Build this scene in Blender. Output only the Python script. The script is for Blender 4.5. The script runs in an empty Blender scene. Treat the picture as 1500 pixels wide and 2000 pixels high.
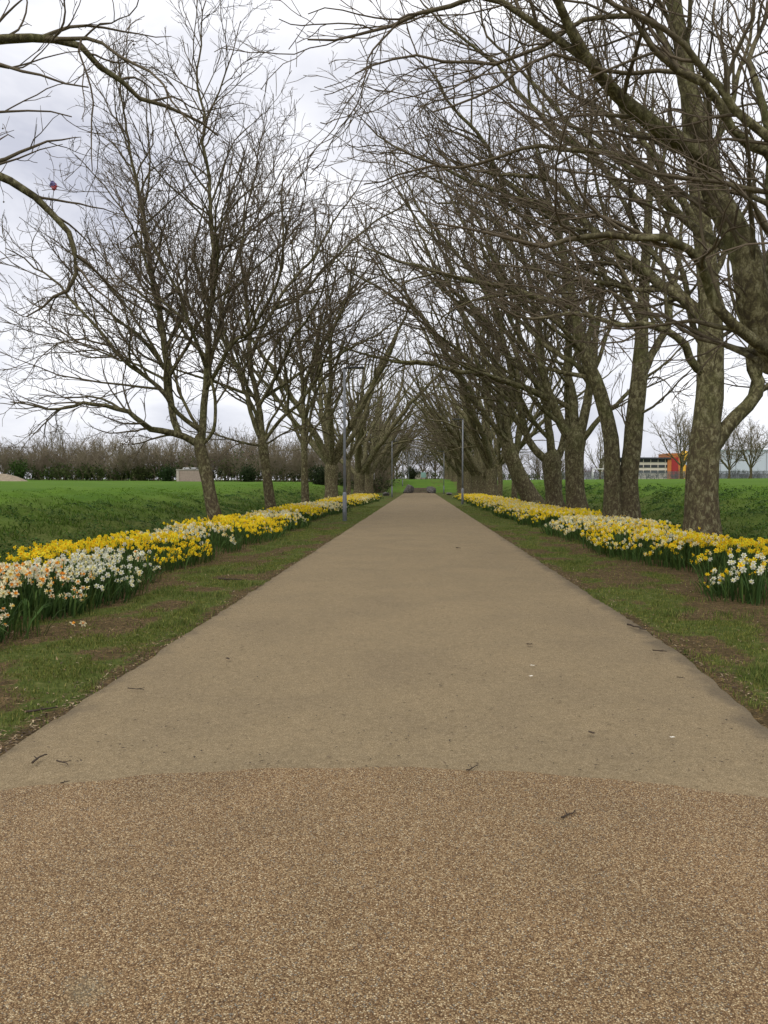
import bpy, math, random
import numpy as np
from mathutils import Matrix, Vector

# ------------------------------------------------------------------ camera
scn = bpy.context.scene
CAMH = 1.5
F = 1500.0                                   # focal length in photo pixels (photo 1500 x 2000)
PITCH, YAW = math.radians(-2.14), math.radians(2.63)
cam_d = bpy.data.cameras.new('camera'); cam = bpy.data.objects.new('camera', cam_d)
scn.collection.objects.link(cam); scn.camera = cam
cam_d.sensor_fit = 'HORIZONTAL'; cam_d.sensor_width = 36.0; cam_d.lens = 36.0 * F / 1500.0
cam_d.clip_start = 0.05; cam_d.clip_end = 4000
cam.location = (0, 0, CAMH)
CR = Matrix.Rotation(YAW, 4, 'Z') @ Matrix.Rotation(math.pi / 2 + PITCH, 4, 'X')
cam.rotation_euler = CR.to_euler()
RM = np.array(CR.to_3x3())

# ------------------------------------------------------------------ sky and sun (overcast)
SUN_EL, SUN_AZ = math.radians(50), math.radians(-160)      # azimuth from +Y towards +X
w = bpy.data.worlds.new('World'); scn.world = w; w.use_nodes = True
nt = w.node_tree; nt.nodes.clear()
def wn(t): return nt.nodes.new(t)
wo, bg, sky = wn('ShaderNodeOutputWorld'), wn('ShaderNodeBackground'), wn('ShaderNodeTexSky')
sky.sky_type = 'NISHITA'; sky.sun_disc = False; sky.sun_elevation = SUN_EL; sky.sun_rotation = SUN_AZ
bg.inputs['Strength'].default_value = 0.1
tc, mp = wn('ShaderNodeTexCoord'), wn('ShaderNodeMapping')
mp.inputs['Scale'].default_value = (1.0, 1.0, 2.6)
nz, nz2 = wn('ShaderNodeTexNoise'), wn('ShaderNodeTexNoise')
nz.inputs['Scale'].default_value = 2.1; nz.inputs['Detail'].default_value = 6; nz.inputs['Roughness'].default_value = .55
nz.inputs['Distortion'].default_value = .3
cr = wn('ShaderNodeValToRGB')
cr.color_ramp.elements[0].position = .36; cr.color_ramp.elements[0].color = (5.4, 5.55, 6.4, 1)
cr.color_ramp.elements[1].position = .60; cr.color_ramp.elements[1].color = (9.9, 9.9, 10.2, 1)
mx = wn('ShaderNodeMix'); mx.data_type = 'RGBA'; mx.inputs['Factor'].default_value = .93
nt.links.new(tc.outputs['Generated'], mp.inputs['Vector']); nt.links.new(mp.outputs[0], nz.inputs['Vector'])
nt.links.new(nz.outputs['Fac'], cr.inputs['Fac'])
nt.links.new(sky.outputs[0], mx.inputs['A']); nt.links.new(cr.outputs[0], mx.inputs['B'])
nt.links.new(mx.outputs['Result'], bg.inputs['Color']); nt.links.new(bg.outputs[0], wo.inputs['Surface'])

sun_d = bpy.data.lights.new('sun', 'SUN'); sun = bpy.data.objects.new('sun', sun_d); scn.collection.objects.link(sun)
sun_d.energy = 1.4; sun_d.angle = math.radians(30); sun_d.color = (1, .965, .9)
sv = Vector((math.sin(SUN_AZ) * math.cos(SUN_EL), math.cos(SUN_AZ) * math.cos(SUN_EL), math.sin(SUN_EL)))
sun.rotation_euler = sv.to_track_quat('Z', 'Y').to_euler(); sun.location = (0, 0, 60)

vs = scn.view_settings
vs.view_transform = 'Standard'; vs.look = 'None'; vs.exposure = 0.27; vs.gamma = 1.0; vs.use_curve_mapping = False
scn.cycles.max_bounces = 5; scn.cycles.diffuse_bounces = 3; scn.cycles.glossy_bounces = 2

# ------------------------------------------------------------------ helpers
RNG = np.random.default_rng(7)
COL = scn.collection

def ray(px, py):
    d = RM @ np.array([(px - 750) / F, -(py - 1000) / F, -1.0]); return d
def P(px, py, Y):
    """photo pixel -> world point on the plane at depth Y"""
    d = ray(px, py); return np.array([0, 0, CAMH]) + d * (Y / d[1])
def G(px, py, z=0.0):
    d = ray(px, py); return np.array([0, 0, CAMH]) + d * ((z - CAMH) / d[2])

def project(p):
    q = (np.asarray(p, float) - np.array([0, 0, CAMH])) @ RM
    z = -q[..., 2]; z = np.where(z > .05, z, np.nan)
    return 750 + F * q[..., 0] / z, 1000 - F * q[..., 1] / z

def hash2(ix, iy, s):
    h = (ix.astype(np.int64) * 374761393 + iy.astype(np.int64) * 668265263 + s * 974634541) & 0xffffffff
    h = ((h ^ (h >> 13)) * 1274126177) & 0xffffffff
    return ((h ^ (h >> 16)) & 0xffffff) / float(0xffffff)
def vnoise(x, y, s=0):
    x, y = np.asarray(x, float), np.asarray(y, float)
    ix, iy = np.floor(x), np.floor(y); fx, fy = x - ix, y - iy
    fx, fy = fx * fx * (3 - 2 * fx), fy * fy * (3 - 2 * fy)
    a, b = hash2(ix, iy, s), hash2(ix + 1, iy, s); c, d = hash2(ix, iy + 1, s), hash2(ix + 1, iy + 1, s)
    return (a * (1 - fx) + b * fx) * (1 - fy) + (c * (1 - fx) + d * fx) * fy
def fbm(x, y, s=0, o=3):
    t, a, n = 0, .5, 0
    for k in range(o):
        t = t + a * vnoise(np.asarray(x) * 2 ** k, np.asarray(y) * 2 ** k, s + k * 17); n += a; a *= .5
    return t / n
def sstep(a, b, x):
    t = np.clip((np.asarray(x, float) - a) / (b - a), 0, 1); return t * t * (3 - 2 * t)

def ground_z(x, y):
    x, y = np.asarray(x, float), np.asarray(y, float); ax = np.abs(x)
    side = .55 * sstep(7.6, 13, ax) + .45 * sstep(8.5, 18.5, ax)
    crest = np.where(x < 0, 1.22, 1.38)
    z = -.22 * sstep(6.3, 7.6, ax) * (1 - sstep(8.2, 9.5, ax))
    z = z + side * (crest + np.clip(ax - 15, 0, 120) * .006 + np.clip(y - 30, 0, 190) * .0055)
    bump = sstep(7, 9, ax) * (1 - sstep(15.5, 18, ax))
    z = z + bump * (.34 * (fbm(x * .8, y * .8, 3) - .5) + .20 * (vnoise(x * 1.9, y * 1.9, 9) - .5))
    z = z + sstep(15, 25, ax) * .10 * (fbm(x * .12, y * .12, 5) - .5)
    z = z + .035 * (fbm(x * 1.1, y * 1.1, 6) - .5) * sstep(2.5, 3.2, ax) * (1 - side)
    end = sstep(126, 152, y) * (2.2 + np.clip(y - 152, 0, 200) * .008) * (1 - .0 * ax)
    z = np.maximum(z, end * (1 - sstep(10, 16, ax)) + z * sstep(10, 16, ax))
    return z
def gz(x, y): return float(ground_z(x, y))

def soil_w(x, y):
    """1 where the earth of the verge is bare"""
    ax = np.abs(x)
    verge = sstep(1.9, 2.2, ax) * (1 - sstep(4.3, 4.9, ax))
    n = fbm(np.asarray(x) * 2.6, np.asarray(y) * 1.5, 21, 4)
    edge = np.maximum(1 - sstep(2.28, 2.55, ax), sstep(3.4, 3.95, ax) * np.where(np.asarray(x) > 0, .5, .3))
    near = 1 - .75 * sstep(16, 34, y)
    s = sstep(.38, .64, n + .16 * edge * near - .05 + .05 * near) * verge * (.35 + .65 * near)
    bed = sstep(4.0, 4.3, ax) * (1 - sstep(5.9, 6.3, ax)) * (1 - sstep(74, 78, y))
    foot = sstep(6.0, 6.4, ax) * (1 - sstep(7.6, 9.0, ax)) * .55
    return np.clip(np.maximum(np.maximum(s, bed * .9), foot * n * 1.3), 0, 1)

def link(o, parent=None):
    COL.objects.link(o)
    if parent is not None: o.parent = parent
    return o
def empty(name, loc=(0, 0, 0), rz=0):
    o = bpy.data.objects.new(name, None); o.location = loc; o.rotation_euler = (0, 0, rz); o.empty_display_size = .3
    return link(o)
def tag(o, label=None, cat=None, group=None, kind=None):
    if label: o['label'] = label
    if cat: o['category'] = cat
    if group: o['group'] = group
    if kind: o['kind'] = kind
    return o

def mesh_np(name, V, Q=None, T=None, mat=None, attrs=None, smooth=True):
    me = bpy.data.meshes.new(name)
    V = np.asarray(V, np.float32)
    Q = np.zeros((0, 4), np.int32) if Q is None or len(Q) == 0 else np.asarray(Q, np.int32)
    T = np.zeros((0, 3), np.int32) if T is None or len(T) == 0 else np.asarray(T, np.int32)
    me.vertices.add(len(V)); me.vertices.foreach_set('co', V.ravel())
    nl = Q.size + T.size
    me.loops.add(nl); me.loops.foreach_set('vertex_index', np.concatenate([Q.ravel(), T.ravel()]))
    me.polygons.add(len(Q) + len(T))
    st = np.concatenate([np.arange(len(Q)) * 4, Q.size + np.arange(len(T)) * 3]).astype(np.int32)
    me.polygons.foreach_set('loop_start', st)
    me.polygons.foreach_set('use_smooth', np.full(len(st), smooth))
    me.update(calc_edges=True)
    for k, a in (attrs or {}).items():
        a = np.asarray(a, np.float32)
        if a.ndim == 1:
            me.attributes.new(k, 'FLOAT', 'POINT').data.foreach_set('value', a)
        else:
            if a.shape[1] == 3: a = np.concatenate([a, np.ones((len(a), 1), np.float32)], 1)
            me.attributes.new(k, 'FLOAT_COLOR', 'POINT').data.foreach_set('color', a.ravel())
    if mat: me.materials.append(mat)
    return me
def obj(name, me, parent=None, loc=None):
    o = bpy.data.objects.new(name, me)
    if loc is not None: o.location = loc
    return link(o, parent)

class MB:
    """collects simple solids into one mesh"""
    def __init__(s): s.V, s.Q, s.T, s.n = [], [], [], 0
    def add(s, V, Q=None, T=None):
        V = np.asarray(V, float); s.V.append(V)
        if Q is not None and len(Q): s.Q.append(np.asarray(Q) + s.n)
        if T is not None and len(T): s.T.append(np.asarray(T) + s.n)
        s.n += len(V); return s
    def box(s, c, d, bev=0.0):
        c, d = np.asarray(c, float), np.asarray(d, float) / 2
        if bev <= 0:
            V = np.array([[x, y, z] for x in (-1, 1) for y in (-1, 1) for z in (-1, 1)]) * d + c
            return s.add(V, [[0, 1, 3, 2], [4, 6, 7, 5], [0, 4, 5, 1], [2, 3, 7, 6], [0, 2, 6, 4], [1, 5, 7, 3]])
        b = min(bev, d.min() * .9)
        ring = lambda z, i: np.array([[-d[0] + i, -d[1] + b, z], [-d[0] + b, -d[1] + i, z], [d[0] - b, -d[1] + i, z], [d[0] - i, -d[1] + b, z],
                                      [d[0] - i, d[1] - b, z], [d[0] - b, d[1] - i, z], [-d[0] + b, d[1] - i, z], [-d[0] + i, d[1] - b, z]])
        V = np.concatenate([ring(-d[2], b), ring(-d[2] + b, 0), ring(d[2] - b, 0), ring(d[2], b)]) + c
        Q = [[k * 8 + i, k * 8 + (i + 1) % 8, k * 8 + 8 + (i + 1) % 8, k * 8 + 8 + i] for k in range(3) for i in range(8)]
        T = [[0, i + 1, i] for i in range(1, 7)] + [[24, 24 + i, 25 + i] for i in range(1, 7)]
        return s.add(V, Q, T)
    def tube(s, pts, rads, sides=10, cap=True):
        V, Q, R = tubes(np.asarray(pts, float)[None], np.asarray(rads, float)[None], sides)
        T = []
        if cap:
            n = len(pts)
            T += [[0, i + 1, i] for i in range(1, sides - 1)]
            b = (n - 1) * sides
            T += [[b, b + i, b + i + 1] for i in range(1, sides - 1)]
        return s.add(V, Q, T)
    def mesh(s, name, mat, smooth=False):
        return mesh_np(name, np.concatenate(s.V), np.concatenate(s.Q) if s.Q else None, np.concatenate(s.T) if s.T else None, mat, None, smooth)
    def build(s, name, mat, parent=None, loc=None, smooth=False): return obj(name, s.mesh(name, mat, smooth), parent, loc)

def norm(a): return a / np.maximum(np.linalg.norm(a, axis=-1, keepdims=True), 1e-9)

def tubes(pos, rad, sides):
    """pos (N,S,3), rad (N,S) -> vertices, quads, radius per vertex"""
    N, S, _ = pos.shape
    T = np.empty_like(pos)
    T[:, 1:-1] = pos[:, 2:] - pos[:, :-2]; T[:, 0] = pos[:, 1] - pos[:, 0]; T[:, -1] = pos[:, -1] - pos[:, -2]
    T = norm(T)
    m = norm(pos[:, -1] - pos[:, 0] + 1e-6)
    ref = np.where(np.abs(m[:, 2:3]) > .75, np.array([[1.0, .13, 0]]), np.array([[.11, .07, 1.0]]))
    U = norm(np.cross(T, ref[:, None, :])); W = np.cross(T, U)
    a = np.arange(sides) * 2 * math.pi / sides
    V = pos[:, :, None, :] + rad[:, :, None, None] * (np.cos(a)[None, None, :, None] * U[:, :, None, :] + np.sin(a)[None, None, :, None] * W[:, :, None, :])
    idx = np.arange(N * S * sides).reshape(N, S, sides)
    nx = np.roll(idx, -1, 2)
    Q = np.stack([idx[:, :-1], nx[:, :-1], nx[:, 1:], idx[:, 1:]], -1).reshape(-1, 4)
    R = np.repeat(rad.reshape(-1), sides)
    return V.reshape(-1, 3), Q, R

# ------------------------------------------------------------------ materials
class NT:
    def __init__(s, name, rough=.9, spec=.25):
        s.m = bpy.data.materials.new(name); s.m.use_nodes = True; s.t = s.m.node_tree
        s.b = s.t.nodes['Principled BSDF']; s.b.inputs['Roughness'].default_value = rough
        s.b.inputs['Specular IOR Level'].default_value = spec
        s.tc = None
    def n(s, typ, **kw):
        x = s.t.nodes.new('ShaderNode' + typ)
        for k, v in kw.items(): setattr(x, k, v)
        return x
    def l(s, a, b): s.t.links.new(a, b)
    def co(s, scale=(1, 1, 1), src='Object'):
        if s.tc is None: s.tc = s.n('TexCoord')
        m = s.n('Mapping'); m.inputs['Scale'].default_value = scale; s.l(s.tc.outputs[src], m.inputs[0]); return m.outputs[0]
    def noise(s, scale, detail=4, rough=.6, dist=0, vec=None):
        x = s.n('TexNoise'); x.inputs['Scale'].default_value = scale; x.inputs['Detail'].default_value = detail
        x.inputs['Roughness'].default_value = rough; x.inputs['Distortion'].default_value = dist
        s.l(vec if vec is not None else s.co(), x.inputs['Vector']); return x.outputs['Fac']
    def voro(s, scale, out='Color', feat='F1', vec=None, rnd=1):
        x = s.n('TexVoronoi', feature=feat); x.inputs['Scale'].default_value = scale; x.inputs['Randomness'].default_value = rnd
        s.l(vec if vec is not None else s.co(), x.inputs['Vector']); return x.outputs[out]
    def ramp(s, fac, stops, interp='LINEAR'):
        x = s.n('ValToRGB'); e = x.color_ramp; e.interpolation = interp
        while len(e.elements) < len(stops): e.elements.new(.5)
        for el, (p, c) in zip(e.elements, stops):
            el.position = p; el.color = (*c, 1) if hasattr(c, '__len__') else (c, c, c, 1)
        s.l(fac, x.inputs[0]); return x.outputs[0]
    def mix(s, fac, a, b, mode='MIX'):
        x = s.n('Mix', data_type='RGBA', blend_type=mode)
        for k, v in (('Factor', fac), ('A', a), ('B', b)):
            i = x.inputs[k] if k != 'Factor' else x.inputs[0]
            if k != 'Factor': i = [q for q in x.inputs if q.name == k and q.type == 'RGBA'][0]
            if hasattr(v, 'links') or hasattr(v, 'is_linked'): s.l(v, i)
            elif hasattr(v, '__len__'): i.default_value = (*v, 1)
            else: i.default_value = v
        return [q for q in x.outputs if q.type == 'RGBA'][0]
    def math(s, op, a, b=0.0):
        x = s.n('Math', operation=op)
        for i, v in enumerate((a, b)):
            if hasattr(v, 'is_linked'): s.l(v, x.inputs[i])
            else: x.inputs[i].default_value = v
        return x.outputs[0]
    def mrange(s, v, a, b, c=0, d=1):
        x = s.n('MapRange'); x.interpolation_type = 'SMOOTHSTEP'
        for i, q in enumerate((a, b, c, d)): x.inputs[i + 1].default_value = q
        s.l(v, x.inputs[0]); return x.outputs[0]
    def attr(s, name, out='Fac'):
        x = s.n('Attribute', attribute_name=name); return x.outputs[out]
    def base(s, c):
        if hasattr(c, 'is_linked'): s.l(c, s.b.inputs['Base Color'])
        else: s.b.inputs['Base Color'].default_value = (*c, 1)
    def bump(s, h, strength=.5, dist=.01):
        x = s.n('Bump'); x.inputs['Strength'].default_value = strength; x.inputs['Distance'].default_value = dist
        s.l(h, x.inputs['Height']); s.l(x.outputs[0], s.b.inputs['Normal']); return x

def plain(name, c, rough=.7, var=.18, scale=6, metal=0):
    k = NT(name, rough); v = k.noise(scale, 5)
    d = tuple(q * (1 - var) for q in c); u = tuple(min(1, q * (1 + var)) for q in c)
    k.base(k.ramp(v, [(.3, d), (.7, u)])); k.b.inputs['Metallic'].default_value = metal
    k.bump(v, .15, .01); return k.m

def mk_ground():
    k = NT('turf_and_soil', .95, .03)
    soil = k.attr('soil'); n = k.noise(9, 6, .65); f = k.noise(60, 4, .7); big = k.noise(.35, 4, .6)
    n17 = k.noise(17, 4, .7)
    g = k.ramp(k.math('ADD', k.math('MULTIPLY', n, .5), k.math('MULTIPLY', n17, .5)), [(.34, (.036, .050, .012)), (.5, (.085, .108, .026)), (.66, (.17, .165, .06))])
    field = k.ramp(big, [(.3, (.070, .145, .019)), (.7, (.112, .195, .028))])
    g = k.mix(k.attr('field'), g, k.mix(.45, field, g))
    g = k.mix(k.math('MULTIPLY', k.attr('field'), .8), g, field)
    s = k.ramp(f, [(.25, (.050, .036, .020)), (.5, (.115, .084, .050)), (.64, (.185, .138, .082)), (.78, (.33, .25, .145))])
    s = k.mix(k.mrange(k.noise(3.2, 3), .35, .7), s, k.mix(.5, s, (.055, .045, .022)))
    s = k.mix(1, s, k.ramp(k.noise(15, 5, .7), [(.30, (.45, .43, .36)), (.5, (.95, .92, .80)), (.68, (1.6, 1.45, 1.1))]), 'MULTIPLY')
    m = k.math('ADD', soil, k.math('ADD', k.math('MULTIPLY', k.math('SUBTRACT', n, .5), 1.3), k.math('MULTIPLY', k.math('SUBTRACT', f, .5), 1.0)))
    k.base(k.mix(k.mrange(m, .3, .62), g, s))
    k.bump(k.math('ADD', k.math('MULTIPLY', n, .6), f), .7, .03); return k.m

def mk_tarmac():
    k = NT('buff_tarmac', .88, .12)
    v = k.voro(330, 'Color'); sp = k.n('SeparateColor'); k.l(v, sp.inputs[0])
    grain = k.ramp(sp.outputs[0], [(0, (.145, .106, .058)), (.35, (.228, .172, .097)), (.75, (.275, .210, .122)), (1, (.41, .33, .21))])
    mid = k.noise(22, 5, .7); mid2 = k.noise(70, 3, .7); big = k.noise(.9, 5, .6, .4)
    c = k.mix(1, grain, k.ramp(mid, [(.28, (.80, .80, .80)), (.7, (1.1, 1.1, 1.1))]), 'MULTIPLY')
    c = k.mix(1, c, k.ramp(mid2, [(.30, (.74, .73, .72)), (.48, (1, 1, 1)), (.7, (1.08, 1.08, 1.06))]), 'MULTIPLY')
    c = k.mix(1, c, k.ramp(big, [(.3, (.89, .89, .90)), (.5, (.98, .98, .97)), (.7, (1.06, 1.05, 1.03))]), 'MULTIPLY')
    sp2 = k.ramp(k.voro(6.5, 'Distance'), [(.035, (.5, .48, .45)), (.075, (1, 1, 1))]); c = k.mix(1, c, sp2, 'MULTIPLY')
    # damp dark staining and moss where the surface meets the verge
    e = k.attr('edge'); en = k.math('ADD', e, k.math('MULTIPLY', k.math('SUBTRACT', k.noise(2.6, 5, .65), .5), 1.3))
    c = k.mix(k.mrange(en, .55, 1.1, 0, .62), c, (.085, .070, .050))
    k.base(c); k.bump(k.math('ADD', k.voro(330, 'Distance'), k.math('MULTIPLY', mid, .6)), .35, .004); return k.m

def mk_resin():
    k = NT('resin_bound_gravel', .65, .22)
    v = k.n('TexVoronoi'); v.inputs['Scale'].default_value = 200; k.l(k.co((1, 1, 1)), v.inputs['Vector'])
    sp = k.n('SeparateColor'); k.l(v.outputs['Color'], sp.inputs[0])
    st = k.ramp(sp.outputs[0], [(0, (.145, .082, .036)), (.22, (.25, .152, .070)), (.5, (.36, .235, .114)), (.74, (.45, .315, .165)), (.9, (.60, .46, .26)), (1, (.78, .65, .42))])
    st = k.mix(k.mrange(sp.outputs[1], .93, .95), st, (.30, .27, .21))
    gap = k.ramp(v.outputs['Distance'], [(.30, (1, 1, 1)), (.62, (.42, .38, .34))])
    c = k.mix(1, st, gap, 'MULTIPLY')
    c = k.mix(1, c, k.ramp(k.noise(1.1, 4, .6, .5), [(.3, (.90, .91, .90)), (.7, (1.10, 1.08, 1.05))]), 'MULTIPLY')
    c = k.mix(k.mrange(k.noise(1.7, 4, .6), .60, .74, 0, .35), c, (.21, .20, .125))
    c = k.mix(1, c, k.ramp(k.noise(28, 3, .6), [(.3, (.88, .87, .86)), (.7, (1.12, 1.12, 1.12))]), 'MULTIPLY')
    k.base(c)
    h = k.math('SUBTRACT', 1.0, k.math('MULTIPLY', v.outputs['Distance'], 1.4))
    k.bump(h, .8, .004); return k.m

def mk_bark(name='plane_bark', twig=((.085, .064, .045), (.170, .136, .094))):
    k = NT(name, .92, .06)
    r = k.attr('rad')
    big = k.voro(7.5, 'Color', vec=None); sp = k.n('SeparateColor'); k.l(big, sp.inputs[0])
    dis = k.noise(11, 5, .68, .8, k.co((1, 1, .62))); fine = k.noise(34, 5, .7, .3, k.co((1, 1, .3)))
    n2 = k.noise(22, 4, .6, 1.2)
    c = k.ramp(dis, [(.34, (.042, .034, .017)), (.44, (.080, .068, .032)), (.50, (.145, .128, .060)), (.56, (.235, .215, .108)), (.68, (.40, .37, .225))])
    flake = k.ramp(n2, [(.40, (0, 0, 0)), (.47, (1, 1, 1))])
    c = k.mix(k.math('MULTIPLY', flake, .55), k.mix(.75, c, (.066, .055, .038)), c)
    c = k.mix(k.mrange(k.noise(1.6, 4), .46, .66, 0, .7), c, k.mix(.5, c, (.085, .098, .030)))     # green algae
    lo = k.mix(k.ramp(fine, [(.3, (0, 0, 0)), (.7, (1, 1, 1))]), (.040, .030, .019), (.105, .080, .050))   # rough brown bark of the bole
    c = k.mix(k.math('MULTIPLY', k.attr('bole'), k.mrange(dis, .42, .60, .95, .25)), c, lo)
    tw = k.mix(k.noise(3, 2), *twig)
    k.base(k.mix(k.mrange(r, .012, .05), tw, c))
    k.bump(k.math('ADD', k.math('MULTIPLY', fine, .5), n2), .6, .015); return k.m

def mk_col(name, rough=.6, trans=0.0, spec=.3):
    k = NT(name, rough, spec)
    c = k.attr('col', 'Color'); k.base(c)
    if trans:
        tr = k.n('BsdfTranslucent'); k.l(c, tr.inputs[0]); mxs = k.n('MixShader'); mxs.inputs[0].default_value = trans
        out = k.t.nodes['Material Output']; k.l(k.b.outputs[0], mxs.inputs[1]); k.l(tr.outputs[0], mxs.inputs[2]); k.l(mxs.outputs[0], out.inputs[0])
    return k.m
def mk_rock():
    k = NT('boulder_stone', .9); n = k.noise(3.5, 7, .65); k.base(k.ramp(n, [(.3, (.045, .041, .037)), (.55, (.11, .10, .092)), (.75, (.24, .225, .20))]))
    k.bump(n, .8, .08); return k.m

M_GROUND, M_TAR, M_RESIN, M_BARK, M_ROCK = mk_ground(), mk_tarmac(), mk_resin(), mk_bark(), mk_rock()
M_PETAL, M_BLADE = mk_col('petal', .6, .3, .12), mk_col('leaf_blade', .6, .25, .08)
M_BITS, M_SCRUB = mk_col('dry_bits', .9, 0), mk_col('scrub_twig', .9, 0, .1)
M_SHRUB = mk_bark('scrub_bark', ((.165, .136, .092), (.27, .225, .155)))
M_GALV = plain('galvanised_grey', (.215, .225, .245), .5, .12, 3)
M_DARKM = plain('dark_grey_metal', (.045, .047, .052), .5, .15, 4)
M_STICK = plain('dead_twig', (.055, .040, .028), .9, .35, 40)
M_WHITE = plain('white_paint', (.74, .74, .72), .5, .06, 2)

# ------------------------------------------------------------------ ground
def build_ground():
    def grow(a, b, d0, g):
        out, x, d = [a], a, d0
        while x < b: x += d; d *= g; out.append(x)
        return out
    xs = list(np.arange(-17.05, 17.06, .22)); xr = grow(17.05, 900, .3, 1.22)[1:]
    xs = np.array([-q for q in xr[::-1]] + xs + xr)
    ys = np.array([-q for q in grow(12, 120, .6, 1.4)[1:][::-1]] + list(np.arange(-12, 4, .5)) + list(np.arange(4, 40, .22)) + list(np.arange(45, 90, .5)) + list(np.arange(90, 160, 1.0)) + grow(160, 1800, 1.3, 1.13))
    X, Y = np.meshgrid(xs, ys); Z = ground_z(X, Y)
    # the ground is let down a little under the paved path and the paved circle
    sunk = np.maximum((np.abs(X) < 2.15) & (Y < 121), (X + .1) ** 2 + (Y + 1.6) ** 2 < 5.25 ** 2)
    Z = Z - .05 * sunk
    n, m = len(xs), len(ys)
    idx = np.arange(n * m).reshape(m, n)
    Q = np.stack([idx[:-1, :-1], idx[:-1, 1:], idx[1:, 1:], idx[1:, :-1]], -1).reshape(-1, 4)
    x, y = X.ravel(), Y.ravel()
    field = sstep(8.5, 15.5, np.abs(x) + 3.2 * (fbm(x * .6, y * .6, 31) - .5)); field = np.maximum(field, sstep(120, 130, y))
    me = mesh_np('ground', np.stack([x, y, Z.ravel()], 1), Q, None, M_GROUND, {'soil': soil_w(x, y), 'field': field})
    tag(obj('ground', me), kind='structure')
build_ground()

def path_edge(y, s):
    e = 2.29 + .022 * (fbm(y * .8, y * 0 + s * 7, 41, 3) - .5) * 2 + .035 * (vnoise(y * 7.5, y * 0 + s, 43) - .5)
    return e - (.21 * np.clip((7.2 - y) / 2.8, 0, 1.6) ** 1.5 if s > 0 else 0)
def build_path():
    ys = np.concatenate([np.arange(-6, 30, .12), np.arange(30, 60, .3), np.arange(60, 118.6, .8)])
    f = np.array([-1, -.985, -.965, -.94, -.91, -.87, -.8, -.6, -.3, 0, .3, .6, .8, .87, .91, .94, .965, .985, 1])
    L, R = path_edge(ys, -1), path_edge(ys, 1)
    half = np.where(f[None, :] < 0, L[:, None], R[:, None])
    X = f[None, :] * half; Y = np.repeat(ys[:, None], len(f), 1)
    Z = .012 + .02 * (1 - f[None, :] ** 2) + 0 * X
    idx = np.arange(X.size).reshape(X.shape)
    Q = np.stack([idx[:-1, :-1], idx[:-1, 1:], idx[1:, 1:], idx[1:, :-1]], -1).reshape(-1, 4)
    edge = np.repeat((np.clip((np.abs(f) - .80) / .2, 0, 1))[None], len(ys), 0)
    edge = edge * np.where(f[None, :] > 0, 1.05, .85) * (1 - .5 * sstep(12, 40, Y))
    tag(obj('path', mesh_np('path', np.stack([X, Y, Z], -1).reshape(-1, 3), Q, None, M_TAR, {'edge': edge.ravel()})), kind='structure')
    # forecourt: the disc of resin-bound gravel the photographer stands on
    nr, na = 14, 260
    a = np.arange(na) * 2 * math.pi / na
    rr = np.linspace(.05, 1, nr)[:, None] * (5.5 + .012 * np.sin(a * 57) + .010 * (vnoise(a * 60, a * 0, 5) - .5) * 2)[None]
    X = -.1 + rr * np.cos(a)[None]; Y = -1.6 + rr * np.sin(a)[None]
    Z = .018 + .02 * np.clip(1 - (X / 2.3) ** 2, 0, 1)
    idx = np.arange(nr * na).reshape(nr, na); nx = np.roll(idx, -1, 1)
    Q = np.stack([idx[:-1], idx[1:], nx[1:], nx[:-1]], -1).reshape(-1, 4)
    tag(obj('pavement', mesh_np('pavement', np.stack([X, Y, Z], -1).reshape(-1, 3), Q, None, M_RESIN)), kind='structure')
build_path()

# ------------------------------------------------------------------ trees
def resample(pts, rads, S):
    pts, rads = np.asarray(pts, float), np.asarray(rads, float)
    d = np.r_[0, np.cumsum(np.linalg.norm(np.diff(pts, axis=0), axis=1))]
    e = np.vstack([2 * pts[0] - pts[1], pts, 2 * pts[-1] - pts[-2]])
    t = np.linspace(0, d[-1], S + 1); k = np.clip(np.searchsorted(d, t, 'right') - 1, 0, len(pts) - 2)
    u = ((t - d[k]) / np.maximum(d[k + 1] - d[k], 1e-6))[:, None]
    p0, p1, p2, p3 = e[k], e[k + 1], e[k + 2], e[k + 3]
    out = .5 * ((2 * p1) + (-p0 + p2) * u + (2 * p0 - 5 * p1 + 4 * p2 - p3) * u ** 2 + (-p0 + 3 * p1 - 3 * p2 + p3) * u ** 3)
    return out, np.interp(t, d, rads)

def grow(rng, start, dirs, length, r0, r1, S, wob, trop, curl=None):
    N = len(start); pos = np.empty((N, S + 1, 3)); pos[:, 0] = start
    d = norm(dirs); st = (length / S)[:, None]
    for i in range(S):
        d = norm(d + rng.normal(0, wob, (N, 3)) + trop)
        pos[:, i + 1] = pos[:, i] + d * st
    t = np.linspace(0, 1, S + 1)[None]
    return pos, r0[:, None] * (1 - t) + r1[:, None] * t

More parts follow.
